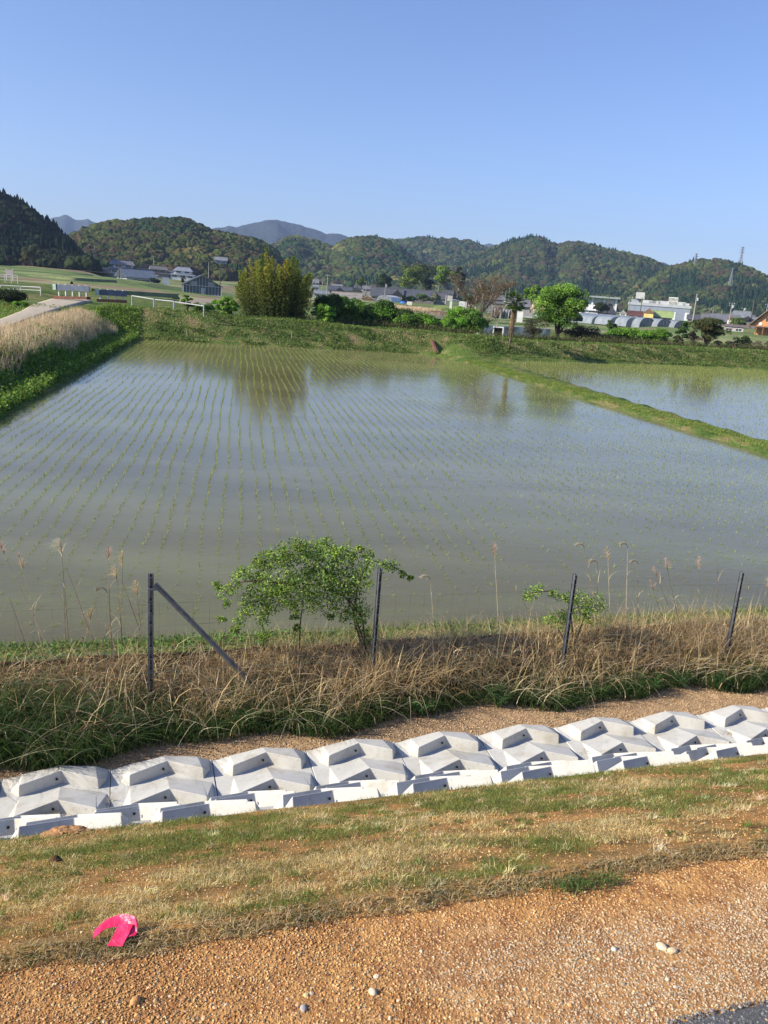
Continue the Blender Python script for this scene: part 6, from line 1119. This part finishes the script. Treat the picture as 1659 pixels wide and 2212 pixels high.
heap('blue_tarp', 'vivid blue tarp over a heap before the village', 870.5, 655, 300, 12, 4, (.04, .20, .62), 'tarp'); heap('red_cover', 'small bright red covered heap left of the orange shed', 743, 650, 315, 8, 6, (.55, .03, .02), 'cover')
heap('grassy_mound', 'low grassy mound behind the stream bushes', 975, 672, 210, 90, 11, (.17, .22, .07), 'mound')
for i, (x, y, L) in enumerate([(930, 672, 58), (950, 677, 40)]): wall_thing('terrace_wall', ['upper brown earth terrace step below the mound', 'lower brown earth terrace step below the mound'][i], [(x, y, 195-10*i), (x+L, y+5, 195-10*i)], .2, .5, wm((.22, .14, .10)), 'terrace', .15)
for i in range(9):
    x = 1062+i*6.2; wall_thing('gravestone', 'grey upright gravestone in the little cemetery behind the palm', [(x, 681+rng.uniform(-2, 2), 170+rng.uniform(-8, 8)), (x+2.6, 681.5, 170)], rng.uniform(.9, 1.5), .3, wm((.34, .35, .37)), 'gravestone')['group'] = 'gravestones behind the palm'
house('small grey roofed shrine house between the bare tree and the palm', 1072, 662, 42, 22, 250, (.2, .21, .23), (.3, .3, .3), tiers=2, win=2)
house('grey roof just left of the bright spring green tree', 1130, 668, 60, 18, 260, (.22, .23, .25), (.35, .34, .33), win=3, rise=.5)
house('small white walled gable left of the blossom bush', 1124, 676, 14, 14, 190, (.6, .6, .58), (.75, .75, .72), axis='y', win=0, name='shed', cat='shed')
M['embank'] = mat('embankment_stone', (.62, .62, .58), .9, (.20, .21, .2), 1.2, .6, 5, c3=(.55, .56, .55))
wall_thing('stream_wall', 'pale stone embankment wall across the stream behind the palm', [(1030, 716, 92), (1185, 729, 96)], .85, .5, 'embank')
mb = MB(); mb.box((0, 0, .40), (1.1, .5, .12)); mb.box((-.5, 0, -.1), (.12, .5, .9)); mb.box((.5, 0, -.1), (.12, .5, .9)); r = empty('culvert', spot(1076, 715, 90, False), -.1, 'dark square culvert opening in the stream wall', 'culvert'); mb.build('frame', 'whitepaint', r); mb = MB(); mb.box((0, .12, -.1), (.88, .2, .86)); mb.build('opening', 'hole', r)
# pink-brown plank leaning on the ramp
a = hit(930, 737); b = hit(942, 764); mb = MB(); mb.box((0, 0, .08), (np.linalg.norm((b-a)[:2]), .06, .24)); mb.box((0, .05, .18), (np.linalg.norm((b-a)[:2]), .1, .05)); o = mb.build('plank', 'rustboard'); o.location = (a+b)/2; dd_ = b-a; o.rotation_euler = (0, -atan2(dd_[2], hypot(dd_[0], dd_[1])), atan2(dd_[1], dd_[0])); tag(o, 'reddish brown board edging the ramp at the paddy corner', 'board')
for x, y, lb in [(402, 722, 'pale thin stake on the levee left of centre'), (629, 728, 'pale thin stake on the levee below the bamboo')]:
    mb = MB(); mb.tube([[0, 0, -.2], [.04, 0, .55]], [.03, .022], 6); o = mb.build('stake', 'palebark'); o.location = hit(x, y+6); tag(o, lb, 'stake')
heap('black_bird', 'x', 0, 0, 1, 1, 1, (.01, .01, .01), 'bird') if False else None

# ---- guard rails and bridges at left
def rail(label, a, b, ya, yb, d0, d1, posts, beamh, style, name='guardrail', cat='guardrail', grp=None):
    """top-left photo point a to top-right b (top of beam); ya, yb: foot y"""
    A = D(a[0], ya, d0); B = D(b[0], yb, d1); HA = (ya-a[1])*d0/FPX; HB = (yb-b[1])*d1/FPX; root = empty(name, A, 0, label, cat, grp); A0 = np.zeros(3); B0_ = B-A; up = np.array([0, 0, 1.])
    dirv = B0_/np.linalg.norm(B0_); nrm = np.cross(dirv, up)
    if style == 'bridge':
        mb = MB(); mb.bar(A0+up*(HA-beamh/2), B0_+up*(HB-beamh/2), .10, beamh); mb.build('beam', 'bluepaint', root); mb = MB(); mb.bar(A0-dirv*.12+up*(HA-beamh/2), A0+dirv*.18+up*(HA-beamh/2), .24, beamh*1.08); mb.build('end_cap', 'palegreenpaint', root)
        mb = MB(); mb.bar(A0-up*.12+nrm*.1, B0_-up*.12+nrm*.1, .5, .22); mb.build('kerb', 'rustboard', root)
    else:
        for hz in ((.94, .14), (.55, .10)) if style == 'pipe' else ((.92, .12),):
            mb = MB(); mb.tube(np.array([A0+up*HA*hz[0], B0_+up*HB*hz[0]]), hz[1]*.32, 8); mb.build('rail', wm((.40, .42, .44)), root)
    for i in range(posts):
        t = (i+.5)/posts if style == 'bridge' else i/(posts-1); p = B0_*t; h = HA*(1-t)+HB*t; mb = MB(); mb.tube(np.array([p-up*.4-nrm*.0, p+up*(h*.98)]), .035, 8)
        if style == 'bridge': mb = MB(); mb.tube(np.array([p-up*.15-nrm*.09, p+up*(h+.06)-nrm*.09]), .065, 8)
        mb.build('post', 'whitepaint' if style != 'single' else wm((.48, .49, .48)), root)
rail('near bridge parapet with dark blue beam at the end of the dirt road', (119, 617), (193, 621), 639, 641, 74, 72, 5, .42, 'bridge', 'bridge_parapet', 'parapet')
rail('second bridge parapet with dark blue beam behind the dry reeds', (209, 627), (274, 631), 645, 648, 71, 71, 4, .42, 'bridge', 'bridge_parapet', 'parapet')
rail('white pipe guardrail crossing the left picture edge', (-40, 616), (45, 620), 633, 635, 84, 82, 3, .1, 'pipe')
rail('white pipe guardrail between the left edge and the near bridge parapet', (47, 620), (88, 622), 635, 637, 82, 80, 2, .1, 'pipe')
rail('first white pipe rail span right of the second parapet', (285, 639), (332, 646.5), 652, 661, 68, 64, 2, .1, 'single'); rail('second white pipe rail span toward the bamboo', (335, 647), (375, 651), 660, 664, 64, 62, 2, .1, 'single'); rail('third blue grey pipe rail span ending at the lime green climber', (377, 652), (440, 661), 663, 671, 62, 60, 2, .1, 'single')
rail('distant white bridge railing at the left edge', (-30, 592), (38, 596), 603, 606, 120, 118, 6, .1, 'pipe', 'bridge_railing', 'railing')
r = empty('notice_board', D(21, 603, 121), 0, 'small framed notice board standing on the distant bridge', 'notice board'); mb = MB()
for x in (-.42, .42): mb.bar((x, 0, -.2), (x, 0, 1.25), .08)
mb.build('posts', 'whitepaint', r); mb = MB(); mb.box((0, -.03, .85), (.95, .05, .62)); mb.build('panel', wm((.42, .36, .36)), r)
# ---- terrace banks: low dark bund lines that step up the left fields
M['bundgreen'] = mat('terrace_bank', (.17, .21, .08), .95, (.13, .13, .07), .6, .6, 3)
def bank(i, pts, h, lab):
    w0 = np.array([spot(*q, False) for q in pts]); mb = MB(); t = np.linspace(0, len(w0)-1, 40); k = np.minimum(t.astype(int), len(w0)-2); f = (t-k)[:, None]; c = w0[k]*(1-f)+w0[k+1]*f; dn = np.gradient(c, axis=0); dn[:, 2] = 0; dn /= np.linalg.norm(dn, axis=1)[:, None]; nr = np.stack([dn[:, 1], -dn[:, 0], 0*t], 1)
    hh_ = h*(.8+.4*fbm(t*.8, t*0+i, 3)); X = np.stack([c+nr*(h*1.6)-[0, 0, .3], c+nr*(h*.5)+np.array([0, 0, 1])*hh_[:, None], c-nr*(h*.5)+np.array([0, 0, 1])*hh_[:, None], c-nr*(h*1.6)-[0, 0, .3]], 1); mb.add(*gridmesh(X[..., 0], X[..., 1], X[..., 2])); tag(mb.build('terrace_bank', 'bundgreen', smooth=True), lab, None, None, 'structure')
for i, (pts, h) in enumerate([([(-20, 580, 300), (100, 590, 280), (200, 597, 290)], .5), ([(60, 597, 215), (160, 603, 205), (250, 608, 215)], .35), ([(100, 610, 170), (155, 612, 165)], .3), ([(200, 628, 120), (330, 636, 125), (385, 640, 130)], .3), ([(250, 618, 200), (300, 624, 200), (395, 634, 205)], .3), ([(370, 640, 130), (480, 652, 125)], .25), ([(0, 574, 345), (90, 580, 335)], .5), ([(1290, 708, 200), (1360, 714, 200)], .6), ([(1560, 728, 190), (1659, 738, 190)], .7), ([(1530, 742, 130), (1580, 746, 130)], .6)]): bank(i, pts, h, 'grassy step between terraced fields')
flat_f('field_pond', [(1530, 750, 118), (1590, 755, 118), (1585, 745, 150), (1535, 741, 150)], 'pale flooded field behind the olive brown tree', 'stream', .35)
flat_f('tilled_plot', [(385, 662, 95), (480, 668, 95), (475, 652, 120), (390, 647, 120)], 'pale tilled garden plot in front of the glasshouse', mat('tilled_plot', (.30, .25, .19), .95, (.2, .16, .12), 1.2, .6, 6, stretch=(.3, 2.5, 1)), .3)

# ---- haze: even air round the whole scene
hm = bpy.data.materials.new('haze'); hm.use_nodes = True; hn = hm.node_tree.nodes; hn.remove(hn['Principled BSDF']); pv = hn.new('ShaderNodeVolumePrincipled'); pv.inputs['Color'].default_value = (.48, .66, 1., 1); pv.inputs['Density'].default_value = .00014; pv.inputs['Anisotropy'].default_value = .2
hm.node_tree.links.new(pv.outputs[0], hn['Material Output'].inputs[1])
M['haze'] = hm; mb = MB(); mb.box((0, 2250, 195), (9400, 4900, 414)); hz = mb.build('haze', 'haze'); tag(hz, 'thin blue air haze', 'haze', None, 'stuff')
